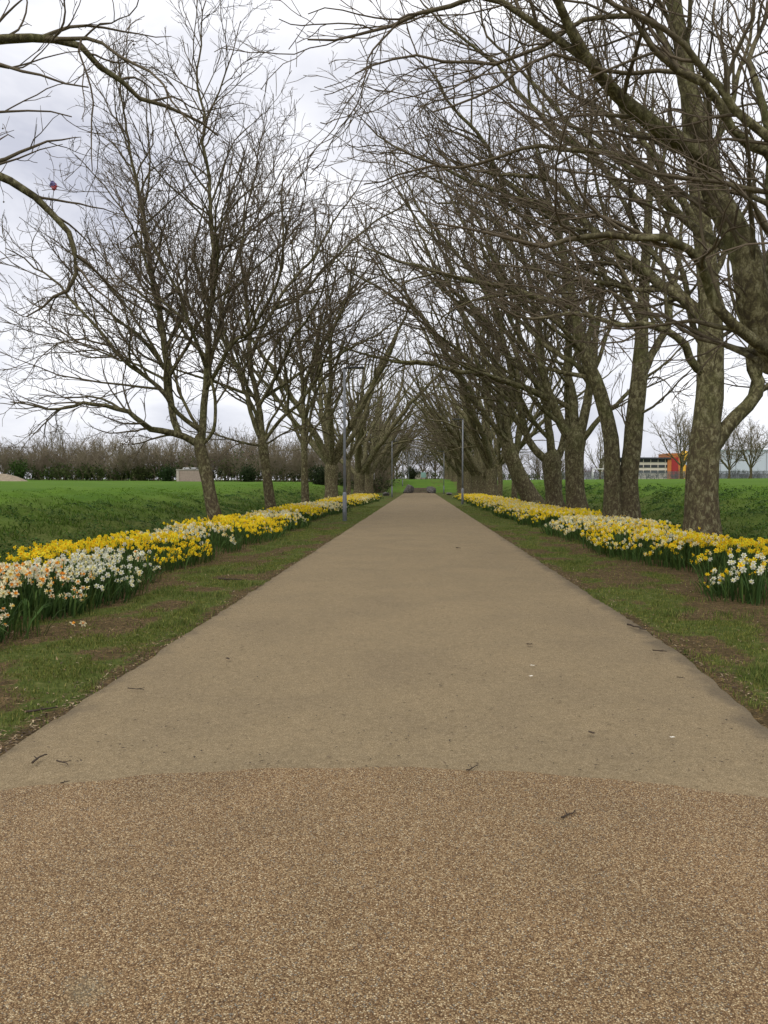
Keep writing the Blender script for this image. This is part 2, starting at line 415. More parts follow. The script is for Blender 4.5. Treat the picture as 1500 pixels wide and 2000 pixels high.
def spawn(rng, pos, rad, cnt, t0, t1, a0, a1, bias=None, bw=0.0):
    """child starts: parent index, point, direction, parent radius, t"""
    N, S1, _ = pos.shape
    par = np.repeat(np.arange(N), cnt); M = len(par)
    # even spacing with jitter, alternating sides
    first = np.r_[0, np.cumsum(cnt)[:-1]]; k = np.arange(M) - first[par]
    t = t0 + (t1 - t0) * np.clip((k + rng.uniform(.1, .9, M)) / cnt[par], 0, 1)
    s = t * (S1 - 1); i = np.clip(s.astype(int), 0, S1 - 2); u = (s - i)[:, None]
    p = pos[par, i] * (1 - u) + pos[par, i + 1] * u
    tan = norm(pos[par, i + 1] - pos[par, i]); r = rad[par, i] * (1 - u[:, 0]) + rad[par, i + 1] * u[:, 0]
    q = rng.normal(0, 1, (M, 3))
    if bias is not None: q = q + bias[par] * bw if bias.ndim == 2 else q + bias * bw
    perp = norm(q - (q * tan).sum(1, keepdims=True) * tan)
    a = rng.uniform(a0, a1, M)[:, None]
    return par, p, norm(tan * np.cos(a) + perp * np.sin(a)), r, t

UP = np.array([0, 0, 1.0])

def tree_meshes(seed, trunks, limbs, dens=1.0, reach=1.0, tip=.0055, trop2=(0, 0, .03), balls=0, tw_sides=3, bias=(0, 0, 0), l4=1.0, droop=0.0, l5=0.0):
    """trunks: list of (pts, rads) ; limbs: list of (pts, rads), all in metres from the tree's base."""
    rng = np.random.default_rng(seed); out = {'trunk': None, 'limb': []}
    tm = []
    for pts, rads in trunks:
        S = 26; p, r = resample(pts, rads, S); tm.append((p, r))
    Vs, Qs, Rs, Bs, n = [], [], [], [], 0
    for p, r in tm:
        k = 22; V, Q, R = tubes(p[None], r[None], k)
        c = np.repeat(p, k, 0); off = V - c; ang = np.tile(np.arange(k) / k, len(p)); hh = V[:, 2]
        root = np.clip(1 - (hh + .1) / .9, 0, 1)
        lump = 1 + .10 * (vnoise(ang * 7 + seed, hh * 1.1, seed) - .5) * 2 + .10 * (fbm(V[:, 0] * 4 + 50, hh * 2.2 + V[:, 1] * 4, seed + 3) - .5)
        lump = lump + root ** 1.6 * (.26 + .28 * np.cos(ang * 2 * math.pi * 5 + seed) ** 3)
        V = c + off * lump[:, None]
        Vs.append(V); Qs.append(Q + n); Rs.append(np.maximum(R, .06)); Bs.append(np.clip(1.15 - hh / 3.4, 0, 1)); n += len(V)
    out['trunk'] = mesh_np('trunk', np.concatenate(Vs), np.concatenate(Qs), None, M_BARK, {'rad': np.concatenate(Rs), 'bole': np.concatenate(Bs)})
    bias = np.asarray(bias, float); trop2 = np.asarray(trop2, float)
    for pts, rads in limbs:
        L = np.sum(np.linalg.norm(np.diff(np.asarray(pts, float), axis=0), axis=1))
        S = int(np.clip(L * 3.2, 8, 60)); p, r = resample(pts, rads, S)
        wv = rng.normal(0, 1, (S + 1, 3)); wv = (wv + np.roll(wv, 1, 0) + np.roll(wv, -1, 0)) / 3
        p = p + wv * np.minimum(np.linspace(0, 1, S + 1) * 4, 1)[:, None] * .075 * min(1, L / 4)
        P1, R1 = p[None], r[None]
        sets = [(P1, R1, 9 if r[0] > .05 else 6)]
        thick_max = 1
        # level 2
        c = np.array([max(3, int(L * 2.1 * dens))])
        outw = norm(p[-1] - p[0]) * .5 + bias
        par, q, d, pr, t = spawn(rng, P1, R1, c, .14, .985, .42, .92, outw[None] + UP * .35, .7)
        ln = (1.25 + .36 * L * (1.08 - t)) * rng.uniform(.5, 1.2, len(q)) * reach
        r0 = np.minimum(pr * .62, .006 + .0125 * ln)
        P2, R2 = grow(rng, q, d, ln, r0, np.full(len(q), tip * 1.1), 8, .17, trop2 + bias * .03)
        sets.append((P2, R2, 4))
        # level 3
        c = np.maximum(2, (ln * 2.2 * dens * rng.uniform(.8, 1.2, len(ln))).astype(int))
        par, q, d, pr, t = spawn(rng, P2, R2, c, .10, .99, .35, .88, UP * .25 + bias, .5)
        l3 = (.5 + .36 * ln[par] * (1.05 - t)) * rng.uniform(.5, 1.3, len(q)) * reach
        r0 = np.minimum(pr * .68, .005 + .0075 * l3)
        P3, R3 = grow(rng, q, d, l3, r0, np.full(len(q), tip), 5, .21, trop2 - UP * droop)
        sets.append((P3, R3, 3))
        # level 4 twigs
        if l4 > 0:
            c = np.maximum(1, (l3 * 3.6 * l4 * rng.uniform(.7, 1.3, len(l3))).astype(int))
            par, q, d, pr, t = spawn(rng, P3, R3, c, .15, 1, .35, .95, UP * .3, .4)
            l4n = (.22 + .30 * l3[par] * (1.05 - t)) * rng.uniform(.5, 1.4, len(q))
            r0 = np.minimum(pr * .8, tip * 1.25)
            P4, R4 = grow(rng, q, d, l4n, r0, np.full(len(q), tip * .7), 2, .2, trop2 - UP * droop)
            sets.append((P4, R4, tw_sides))
        def join(ss):
            Vs, Qs, Rs, n = [], [], [], 0
            for a, b, k in ss:
                V, Q, R = tubes(a, b, k); Vs.append(V); Qs.append(Q + n); Rs.append(R); n += len(V)
            return np.concatenate(Vs), np.concatenate(Qs), np.concatenate(Rs)
        V, Q, R = join(sets[:2]); me = mesh_np('limb', V, Q, None, M_BARK, {'rad': R, 'bole': np.zeros(len(R))})
        V, Q, R = join(sets[2:]); mt = mesh_np('twigs', V, Q, None, M_BARK, {'rad': R, 'bole': np.zeros(len(R))})
        mb = None
        if balls:
            tips = P3[:, -1]; nb = min(len(tips), int(balls * len(tips)))
            pick = rng.choice(len(tips), nb, replace=False); tp = tips[pick]
            hl = rng.uniform(.05, .13, nb); rb = rng.uniform(.014, .021, nb)
            top = np.stack([tp, tp - np.c_[np.zeros((nb, 2)), hl]], 1)
            V, Q, R = tubes(top, np.full((nb, 2), .0022), 3)
            o = np.array([[0, 0, 1], [1, 0, 0], [0, 1, 0], [-1, 0, 0], [0, -1, 0], [0, 0, -1.0]])
            BV = (top[:, 1][:, None] + o[None] * rb[:, None, None]).reshape(-1, 3)
            bt = np.array([[0, 1, 2], [0, 2, 3], [0, 3, 4], [0, 4, 1], [5, 2, 1], [5, 3, 2], [5, 4, 3], [5, 1, 4]])
            T = (bt[None] + (np.arange(nb) * 6)[:, None, None]).reshape(-1, 3) + len(V)
            VV = np.concatenate([V, BV]); mb = mesh_np('seed_balls', VV, Q, T, M_BARK, {'rad': np.zeros(len(VV)), 'bole': np.zeros(len(VV))})
        out['limb'].append((me, mt, mb))
    return out

def plant(name, M, loc, label, cat='tree', group=None, rz=0, sc=1):
    e = empty(name, loc, rz); e.scale = (sc, sc, sc)
    tag(e, label, cat, group)
    obj('trunk', M['trunk'], e)
    for me, mt, mb in M['limb']:
        l = obj('limb', me, e); tag(obj('twigs', mt, l), kind='stuff')
        if mb: tag(obj('seed_balls', mb, l), kind='stuff')
    return e

def generic(seed, H=16, rb=.4, fork=2.6, nl=6, lean=(0, 0), spread=.55, dens=1.0, reach=1.0, bias=(0, 0, 0), tip=.0075, l4=.6, up=.05, droop=0, sides=3):
    rng = np.random.default_rng(seed)
    f = np.array([lean[0] * fork, lean[1] * fork, fork])
    mid = np.array([lean[0] * fork * .4 + rng.normal(0, .05), lean[1] * fork * .4, fork * .5])
    trunk = [([(0, 0, -.3), (0, 0, .05), mid, f, f + np.array([lean[0], lean[1], 1]) * .45, f + np.array([lean[0], lean[1], 1]) * .7], [rb * 1.45, rb * 1.25, rb * .98, rb * 1.05, rb * .7, rb * .12])]
    limbs = []
    for i in range(nl):
        a = 2 * math.pi * (i + rng.uniform(-.25, .25)) / nl; el = rng.uniform(.72, 1.12) if i % 3 else rng.uniform(1.15, 1.45)
        if i == nl - 1 and nl > 4: el = rng.uniform(.45, .75)
        d = np.array([math.cos(a) * math.cos(el), math.sin(a) * math.cos(el), math.sin(el)]) + np.array([lean[0], lean[1], 0]) * .3 + np.asarray(bias) * .55
        h = f + np.array([math.cos(a), math.sin(a), 0]) * rb * .35 + UP * rng.uniform(-.1, .35)
        L = (H - fork) * rng.uniform(.78, 1.05) / max(.75, math.sin(el) + .08)
        if el < .7: L *= .8
        S = 7; pts = [h - norm(d) * rb * .5]; dd = norm(d)
        for s in range(S):
            dd = norm(dd + rng.normal(0, .09, 3) + UP * up + np.asarray(bias) * .07); pts.append(pts[-1] + dd * L / S)
        r0 = rb * rng.uniform(.42, .62)
        limbs.append((pts, np.linspace(1, 0, S + 1) ** .85 * r0 + .012))
    return tree_meshes(seed + 500, trunk, limbs, dens, reach, tip, (0, 0, up * .7), 0, sides, bias, l4, droop)

def traced(Y, X, trunks, limbs, extra=None, **kw):
    """limbs given in photo pixels with their own depth, turned into metres round the base of the tree"""
    base = np.array([X, Y, gz(X, Y)])
    T = []
    for pts, rads in trunks:
        T.append(([np.asarray(p) if len(p) == 3 and isinstance(p, np.ndarray) else P(*p) - base for p in pts], rads))
    Lm = []
    for pts, r0, r1 in limbs:
        q = [P(p[0], p[1], p[2]) - base for p in pts]
        d = np.r_[0, np.cumsum(np.linalg.norm(np.diff(np.array(q), axis=0), axis=1))]; d /= d[-1]
        Lm.append((q, r0 + (r1 - r0) * d ** .9))
    for e in (extra or []): Lm.append((e[0], e[1], True))
    # every limb grows out of the wood nearest to its foot: the trunk or a limb already there
    wp, wr = [], []
    for pts, rads in T: p, r = resample(pts, rads, 60); wp.append(p); wr.append(r)
    done = []
    for L in Lm:
        q, r = np.array(L[0], float), np.array(L[1], float); WP, WR = np.concatenate(wp), np.concatenate(wr)
        d = np.linalg.norm(WP - q[0], axis=1) + np.where(WR < r[0] * .7, 1.5, 0); k = int(np.argmin(d)); gap = WP[k] - q[0]
        if len(L) == 3: q = q + gap
        elif np.linalg.norm(gap) > max(.08, WR[k] * .6): q = np.vstack([WP[k], q]); r = np.r_[r[0], r]
        r = np.minimum(r, WR[k] * .95 + .004)
        done.append((q, r)); p2, r2 = resample(q, r, 60); wp.append(p2); wr.append(r2)
    Lm = done
    return base, tree_meshes(kw.pop('seed'), T, Lm, **kw)

def rnd_limbs(seed, start, n, L, el, az, r0, up=.06, r1=.014, S=8, bias=(0, 0, 0)):
    rng = np.random.default_rng(seed); out = []
    for i in range(n):
        s = np.asarray(start[i % len(start)], float); a = rng.uniform(*az); e = rng.uniform(*el); l = rng.uniform(*L)
        d = np.array([math.sin(a) * math.cos(e), math.cos(a) * math.cos(e), math.sin(e)]); pts = [s]
        for k in range(S):
            d = norm(d + rng.normal(0, .15, 3) + UP * up + np.asarray(bias)); pts.append(pts[-1] + d * l / S)
        r = rng.uniform(*r0); out.append((pts, np.linspace(1, 0, S + 1) ** .85 * r + r1))
    return out
AV = np.array

def near_trees():
    # ---- left row
    Y = 24.0; X = -6.45
    b, M = traced(Y, X, [([AV([.06, 0, -.3]), AV([.05, 0, .1]), (408, 950, Y), (392, 880, Y), (388, 858, Y), (388, 845, Y)], [.31, .24, .185, .195, .17, .03])],
        [([(392, 872, Y), (372, 860, Y), (340, 848, Y - .3), (295, 838, Y - .8), (250, 806, Y - 1.3), (190, 792, Y - 1.8), (110, 800, Y - 2.4), (20, 785, Y - 3)], .125, .018),
         ([(352, 852, Y - .2), (338, 815, Y), (330, 745, Y + .2), (316, 650, Y + .4), (302, 560, Y + .4), (284, 440, Y + .6), (262, 340, Y + .8), (240, 220, Y + 1), (225, 90, Y + 1.2)], .125, .016),
         ([(392, 868, Y), (398, 810, Y), (406, 700, Y), (414, 590, Y), (416, 480, Y), (410, 380, Y), (398, 240, Y - .2), (392, 120, Y - .4), (400, 0, Y - .6)], .125, .016),
         ([(396, 868, Y), (418, 838, Y - .2), (420, 770, Y - .3), (414, 690, Y - .5), (436, 590, Y - .8), (470, 480, Y - 1), (520, 400, Y - 1.2), (575, 290, Y - 1.4)], .06, .012),
         ([(414, 590, Y), (430, 520, Y + .3), (470, 440, Y + .6), (500, 330, Y + .9), (520, 200, Y + 1.1)], .05, .012),
         ([(412, 700, Y), (380, 620, Y + .3), (345, 520, Y + .8), (300, 420, Y + 1.2), (240, 330, Y + 1.5)], .05, .012),
         ([(330, 745, Y), (290, 660, Y - .5), (235, 590, Y - 1), (170, 520, Y - 1.5), (90, 460, Y - 2)], .055, .012),
         ([(302, 560, Y), (270, 470, Y - .4), (215, 380, Y - .8), (150, 310, Y - 1.3)], .05, .012),
         ([(396, 240, Y), (440, 150, Y), (470, 40, Y)], .035, .012),
         ([(330, 745, Y), (280, 720, Y + .5), (200, 690, Y + 1.5), (100, 640, Y + 2.3), (10, 600, Y + 3)], .05, .012)],
        rnd_limbs(11, [AV([-.4, 0, 3.2]), AV([-.5, .1, 4.5]), AV([-.3, 0, 5.5])], 4, (6, 9), (.45, .9), (-3.1, 3.1), (.04, .07)),
        seed=101, dens=1.12, balls=.24, tip=0.0078, trop2=(0, 0, .035), l4=1.5, reach=1.1)
    plant('plane_tree', M, b, 'slender leaning plane tree, nearest bare tree standing on the left', group='plane trees of the avenue')
    Y = 33.0; X = -6.4
    b, M = traced(Y, X, [([AV([.05, 0, -.3]), AV([.03, 0, .1]), (520, 920, Y), (514, 880, Y), (512, 858, Y), (512, 846, Y)], [.31, .25, .19, .215, .17, .03])],
        [([(514, 868, Y), (497, 830, Y), (478, 770, Y), (455, 690, Y), (436, 620, Y), (420, 520, Y), (410, 420, Y)], .11, .016),
         ([(514, 865, Y), (505, 800, Y + .3), (492, 720, Y + .3), (488, 640, Y + .5), (474, 520, Y + .6), (478, 420, Y + .6), (470, 320, Y + .5)], .15, .016),
         ([(516, 868, Y), (526, 830, Y), (560, 770, Y - .3), (575, 700, Y - .5), (580, 600, Y - .6), (600, 480, Y - .8)], .06, .013),
         ([(512, 870, Y), (480, 865, Y - .5), (430, 850, Y - 1), (380, 845, Y - 1.6), (330, 820, Y - 2)], .06, .012),
         ([(518, 868, Y), (550, 850, Y + .3), (590, 830, Y + .6), (640, 790, Y + .9)], .05, .012),
         ([(488, 640, Y), (520, 560, Y), (545, 470, Y), (555, 370, Y)], .06, .013)],
        rnd_limbs(12, [AV([-.2, 0, 3.3]), AV([-.3, .1, 5])], 3, (7, 10), (.7, 1.25), (-3.1, 3.1), (.05, .08)) + rnd_limbs(62, [AV([-.1, 0, 5]), AV([-.2, 0, 7]), AV([-.2, 0, 9])], 4, (7, 10), (.6, 1.05), (.9, 2.2), (.05, .08), up=.04),
        seed=102, dens=0.82, tip=0.0085, l4=1.15, balls=.08, reach=1.1)
    plant('plane_tree', M, b, 'second slim bare plane tree on the left, forking low, behind the leaning one', group='plane trees of the avenue')
    Y = 43.0; X = -6.4
    b, M = traced(Y, X, [([AV([0, 0, -.3]), AV([0, 0, .1]), (595, 920, Y), (594, 860, Y), (592, 840, Y), (592, 830, Y)], [.30, .24, .18, .18, .15, .03])],
        [([(594, 866, Y), (592, 800, Y), (588, 700, Y), (580, 580, Y), (572, 480, Y), (566, 400, Y)], .15, .016),
         ([(594, 866, Y), (610, 800, Y), (625, 700, Y), (635, 600, Y), (640, 500, Y)], .10, .015),
         ([(592, 870, Y), (570, 820, Y), (545, 740, Y), (530, 640, Y), (520, 540, Y)], .10, .015)],
        rnd_limbs(13, [AV([0, 0, 3.2]), AV([0, 0, 4.4]), AV([0, 0, 6])], 3, (6, 9), (.5, 1.2), (-3.1, 3.1), (.05, .09)) + rnd_limbs(63, [AV([0, 0, 5]), AV([0, 0, 7]), AV([0, 0, 9])], 5, (8, 12), (.6, 1.1), (.9, 2.2), (.06, .09), up=.04),
        seed=103, dens=0.66, tip=0.01, l4=0.6, reach=1.15)
    plant('plane_tree', M, b, 'third slim upright bare plane tree on the left, just left of the near lamp', group='plane trees of the avenue')
    # the tree whose trunk stands out of frame on the left: its limbs hang into the picture
    Y = 10.5; X = -7.2
    b, M = traced(Y, X, [([AV([0, 0, -.3]), AV([0, 0, .1]), AV([0, 0, 2]), AV([.05, 0, 3.2]), AV([.05, 0, 4.0]), AV([.05, 0, 4.3])], [.5, .40, .30, .32, .28, .05])],
        [([(-215, 700, Y), (-190, 420, Y), (-150, 200, Y), (-80, 90, Y), (0, 66, Y), (90, 76, Y + .2), (150, 92, Y + .4), (210, 150, Y + .7), (280, 198, Y + 1), (335, 212, Y + 1.2), (385, 242, Y + 1.5), (420, 262, Y + 1.7)], .15, .014),
         ([(90, 76, Y + .2), (180, 80, Y), (235, 112, Y - .1), (305, 150, Y - .3), (345, 215, Y - .4), (400, 262, Y - .5)], .030, .010),
         ([(-205, 640, Y), (-150, 420, Y + .2), (-80, 330, Y + .4), (0, 342, Y + .6), (60, 378, Y + .8), (110, 415, Y + .9), (140, 455, Y + 1), (152, 495, Y + 1), (150, 545, Y + 1.05), (138, 568, Y + 1.1), (100, 590, Y + 1.2), (40, 620, Y + 1.3)], .12, .011),
         ([(150, 92, Y), (178, 160, Y), (186, 205, Y), (178, 262, Y), (176, 335, Y)], .016, .007),
         ([(-160, 240, Y), (-60, 150, Y - .4), (0, 130, Y - .5), (40, 128, Y - .6), (90, 140, Y - .6), (180, 165, Y - .4)], .04, .009),
         ([(-170, 300, Y), (-60, 230, Y), (0, 220, Y), (60, 216, Y), (140, 228, Y)], .03, .008),
         ([(100, 78, Y), (120, 55, Y - .1), (128, 20, Y - .2), (122, -40, Y - .3)], .018, .008),
         ([(150, 500, Y + 1), (190, 530, Y + 1.3), (250, 590, Y + 1.8), (330, 640, Y + 2.4)], .022, .008)],
        rnd_limbs(14, [AV([0, 0, 3.5])], 3, (5, 7), (.7, 1.2), (3.3, 5.8), (.09, .13)),
        seed=104, dens=0.75, tip=0.0048, balls=.12, trop2=(0, 0, -.015), l4=0.6, reach=0.7)
    plant('plane_tree', M, b, 'tree with dark kinked limbs hanging in from the left edge of the picture', group='plane trees of the avenue')

    # ---- right row
    Y = 10.6; X = 7.1
    b, M = traced(Y, X, [([AV([.1, 0, -.3]), AV([.08, 0, .1]), AV([0, 0, 1.2]), (1690, 800, Y), (1660, 740, Y), (1645, 715, Y)], [.66, .52, .42, .44, .36, .06])],
        [([(1700, 830, Y), (1600, 745, Y), (1520, 672, Y), (1478, 600, Y), (1450, 500, Y), (1420, 390, Y), (1388, 315, Y), (1345, 200, Y), (1318, 90, Y), (1296, -20, Y), (1260, -170, Y)], .30, .05),
         ([(1392, 325, Y), (1345, 290, Y - .1), (1290, 250, Y - .3), (1233, 190, Y - .5), (1153, 122, Y - .8), (1105, 60, Y - 1), (1072, -10, Y - 1.2), (1030, -110, Y - 1.4)], .135, .03),
         ([(1600, 560, Y - .6), (1530, 340, Y - .7), (1495, 285, Y - .8), (1445, 262, Y - .9), (1408, 220, Y - 1), (1370, 158, Y - 1.1), (1310, 112, Y - 1.2), (1262, 70, Y - 1.3), (1220, 10, Y - 1.4)], .11, .02),
         ([(1620, 420, Y - 1.2), (1500, 262, Y - 1.3), (1440, 205, Y - 1.4), (1393, 155, Y - 1.4), (1313, 76, Y - 1.5), (1233, 17, Y - 1.6), (1160, -40, Y - 1.7)], .07, .016),
         ([(1530, 700, Y), (1473, 668, Y - .3), (1420, 618, Y - .5), (1392, 560, Y - .6), (1375, 520, Y - .8), (1350, 492, Y - .9), (1276, 470, Y - 1), (1180, 453, Y - 1), (1116, 455, Y - 1.1), (1066, 485, Y - 1.1), (1010, 478, Y - 1.2), (940, 450, Y - 1.3), (850, 430, Y - 1.3)], .085, .010),
         ([(1450, 500, Y), (1400, 470, Y + .5), (1330, 420, Y + .9), (1250, 330, Y + 1.2), (1160, 294, Y + 1.4), (1020, 301, Y + 1.6), (940, 320, Y + 1.7), (807, 341, Y + 1.8), (700, 352, Y + 2)], .065, .010),
         ([(1388, 315, Y), (1377, 160, Y - .5), (1287, 144, Y - .6), (1159, 133, Y - .8), (1073, 128, Y - .9), (940, 181, Y - 1), (840, 230, Y - 1)], .038, .010),
         ([(1345, 200, Y), (1290, 80, Y), (1244, 40, Y), (1143, 35, Y), (1063, 80, Y), (967, 112, Y), (807, 107, Y), (690, 150, Y)], .045, .010),
         ([(1160, 130, Y - .8), (1063, 43, Y - 1), (967, 5, Y - 1), (860, 22, Y - 1), (780, 40, Y - 1), (700, 70, Y - 1), (610, 72, Y - 1)], .05, .010),
         ([(780, 40, Y - 1), (727, 96, Y - 1), (716, 150, Y - 1), (705, 213, Y - 1)], .015, .006),
         ([(1520, 672, Y), (1490, 730, Y + .2), (1500, 600, Y + .4), (1530, 400, Y + .6), (1540, 200, Y + .8)], .10, .03),
         ([(1540, 560, Y - .5), (1510, 300, Y - .3), (1475, 190, Y - .2), (1462, 110, Y), (1490, 40, Y), (1500, -60, Y)], .08, .02)],
        seed=201, dens=1, tip=0.0058, bias=(-.35, .1, .05), trop2=(0, 0, .01), l4=1.25, reach=1)
    plant('plane_tree', M, b, 'huge mottled limbs leaning in from the right edge over the path', group='plane trees of the avenue')
    Y = 17.6; X = 6.42
    b, M = traced(Y, X, [([AV([-.03, 0, -.3]), AV([-.02, 0, .12]), (1370, 960, Y), (1378, 860, Y), (1386, 760, Y), (1388, 640, Y), (1379, 500, Y), (1362, 380, Y), (1344, 220, Y), (1330, 60, Y), (1310, -120, Y)], [.52, .40, .335, .325, .285, .26, .215, .17, .13, .10, .03])],
        [([(1384, 885, Y), (1408, 850, Y), (1440, 812, Y), (1468, 780, Y), (1478, 750, Y), (1468, 700, Y), (1482, 660, Y), (1510, 600, Y), (1530, 480, Y), (1550, 330, Y)], .185, .03),
         ([(1470, 776, Y), (1500, 760, Y + .2), (1560, 740, Y + .4)], .05, .014),
         ([(1384, 735, Y), (1356, 712, Y - .2), (1340, 672, Y - .4), (1297, 640, Y - .6), (1252, 631, Y - .8), (1200, 632, Y - 1), (1120, 612, Y - 1.2), (1040, 613, Y - 1.3), (960, 590, Y - 1.4)], .105, .013),
         ([(1386, 640, Y), (1340, 585, Y + .3), (1287, 549, Y + .5), (1207, 490, Y + .7), (1137, 427, Y + .9), (1095, 373, Y + 1), (1047, 347, Y + 1.2), (940, 331, Y + 1.3), (850, 300, Y + 1.4)], .15, .014),
         ([(1375, 470, Y), (1340, 400, Y - .3), (1290, 330, Y - .6), (1230, 240, Y - .8), (1180, 150, Y - 1), (1120, 40, Y - 1.2)], .10, .016),
         ([(1362, 380, Y), (1390, 300, Y + .4), (1430, 200, Y + .6), (1460, 80, Y + .8), (1480, -40, Y + .8)], .10, .02),
         ([(1384, 560, Y), (1420, 480, Y + .6), (1460, 380, Y + 1), (1490, 270, Y + 1.3)], .09, .016),
         ([(1388, 690, Y), (1360, 650, Y + .6), (1340, 560, Y + 1), (1300, 450, Y + 1.3), (1270, 330, Y + 1.5), (1250, 200, Y + 1.6)], .09, .016),
         ([(1388, 680, Y), (1430, 640, Y + .8), (1470, 620, Y + 1.6), (1520, 600, Y + 2)], .06, .014)],
        rnd_limbs(21, [AV([0, 0, 5]), AV([0, 0, 7]), AV([-.2, 0, 9])], 4, (5, 8), (.4, 1.0), (-2.2, -.5), (.05, .08)),
        seed=202, dens=1, tip=0.0075, bias=(-.3, 0, .05), l4=1.25, reach=1.15)
    plant('plane_tree', M, b, 'thick plane trunk with mottled bark and one low arm curving up to the right', group='plane trees of the avenue')
    Y = 24.4; X = 6.42
    b, M = traced(Y, X, [([P(1198, 1040, Y) - AV([X, Y, 0]), P(1198, 1025, Y) - AV([X, Y, 0]), (1197, 940, Y), (1193, 860, Y), (1184, 810, Y), (1166, 750, Y), (1142, 692, Y), (1124, 610, Y), (1104, 510, Y), (1070, 390, Y), (1040, 260, Y)], [.36, .31, .255, .235, .22, .20, .17, .14, .11, .07, .02]),
                         ([P(1232, 1042, Y) - AV([X, Y, 0]), P(1231, 1027, Y) - AV([X, Y, 0]), (1228, 950, Y), (1234, 870, Y), (1242, 800, Y), (1250, 720, Y), (1254, 640, Y), (1258, 560, Y), (1266, 430, Y), (1272, 300, Y), (1276, 150, Y)], [.40, .34, .285, .28, .26, .23, .19, .16, .12, .08, .02])],
        [([(1250, 745, Y), (1268, 700, Y + .2), (1295, 650, Y + .3), (1318, 570, Y + .5), (1330, 460, Y + .7), (1345, 320, Y + .9)], .15, .016),
         ([(1244, 812, Y), (1262, 800, Y - .3), (1295, 775, Y - .6), (1335, 738, Y - 1), (1360, 718, Y - 1.3), (1400, 712, Y - 1.5)], .045, .010),
         ([(1232, 850, Y), (1220, 825, Y - .1), (1214, 800, Y - .1), (1218, 790, Y - .1)], .04, .015),
         ([(1166, 750, Y), (1150, 700, Y + .5), (1160, 600, Y + 1), (1180, 480, Y + 1.3), (1190, 360, Y + 1.5)], .11, .016),
         ([(1254, 640, Y), (1225, 560, Y - .4), (1200, 470, Y - .6), (1165, 350, Y - .8), (1130, 230, Y - 1)], .11, .016),
         ([(1142, 692, Y), (1100, 640, Y - .4), (1050, 600, Y - .8), (980, 560, Y - 1.2), (900, 520, Y - 1.5)], .08, .013),
         ([(1104, 510, Y), (1050, 460, Y), (990, 400, Y), (900, 330, Y), (820, 260, Y)], .07, .013),
         ([(1258, 560, Y), (1290, 480, Y), (1310, 380, Y), (1320, 260, Y)], .07, .014)],
        rnd_limbs(22, [AV([-.5, 0, 5]), AV([-.3, 0, 7]), AV([.2, 0, 6])], 4, (4.5, 7.5), (.3, 1.1), (-2.6, 0), (.05, .08)) + rnd_limbs(72, [AV([-1.5, 0, 7]), AV([-.6, 0, 9]), AV([.2, 0, 10])], 5, (8, 11), (.45, .85), (-2.0, -1.0), (.07, .10), up=.03),
        seed=203, dens=0.85, tip=0.0078, bias=(-.3, 0, .05), l4=1.2, reach=1.15)
    plant('plane_tree', M, b, 'twin-trunked plane tree splitting at the ground on the right', group='plane trees of the avenue')
    Y = 31.4; X = 6.42
    b, M = traced(Y, X, [([AV([.02, 0, -.3]), AV([.02, 0, .1]), (1124, 960, Y), (1122, 890, Y), (1124, 862, Y), (1124, 842, Y), (1124, 828, Y)], [.56, .46, .36, .37, .43, .33, .06])],
        [([(1118, 865, Y), (1098, 830, Y), (1076, 780, Y), (1058, 710, Y), (1046, 620, Y), (1030, 520, Y), (1005, 400, Y)], .22, .018),
         ([(1122, 860, Y), (1120, 800, Y + .3), (1112, 720, Y + .4), (1108, 620, Y + .5), (1100, 480, Y + .6), (1090, 330, Y + .7)], .21, .018),
         ([(1130, 862, Y), (1142, 810, Y), (1154, 740, Y), (1166, 650, Y), (1174, 540, Y), (1180, 400, Y)], .22, .018),
         ([(1130, 870, Y), (1158, 835, Y - .3), (1194, 797, Y - .5), (1240, 757, Y - .7), (1300, 712, Y - 1), (1350, 640, Y - 1.2)], .13, .016),
         ([(1098, 830, Y), (1060, 800, Y - .5), (1010, 740, Y - 1), (960, 690, Y - 1.3), (900, 620, Y - 1.6)], .10, .014),
         ([(1154, 740, Y), (1185, 660, Y + .3), (1210, 560, Y + .4), (1225, 430, Y + .5)], .10, .015)],
        rnd_limbs(23, [AV([-.3, 0, 4.5]), AV([0, 0, 5.5]), AV([.3, 0, 7])], 3, (5, 9), (.4, 1.2), (-2.8, 0), (.06, .1)) + rnd_limbs(73, [AV([-.8, 0, 5]), AV([-.3, 0, 7]), AV([.2, 0, 9])], 5, (9, 14), (.5, 1.0), (-2.1, -.9), (.08, .12), up=.03),
        seed=204, dens=0.6, tip=0.0085, bias=(-.25, 0, .05), l4=1, reach=1.2)
    plant('plane_tree', M, b, 'stout straight-boled plane tree on the right, crown splitting into a fan of limbs', group='plane trees of the avenue')
    Y = 36.6; X = 6.45
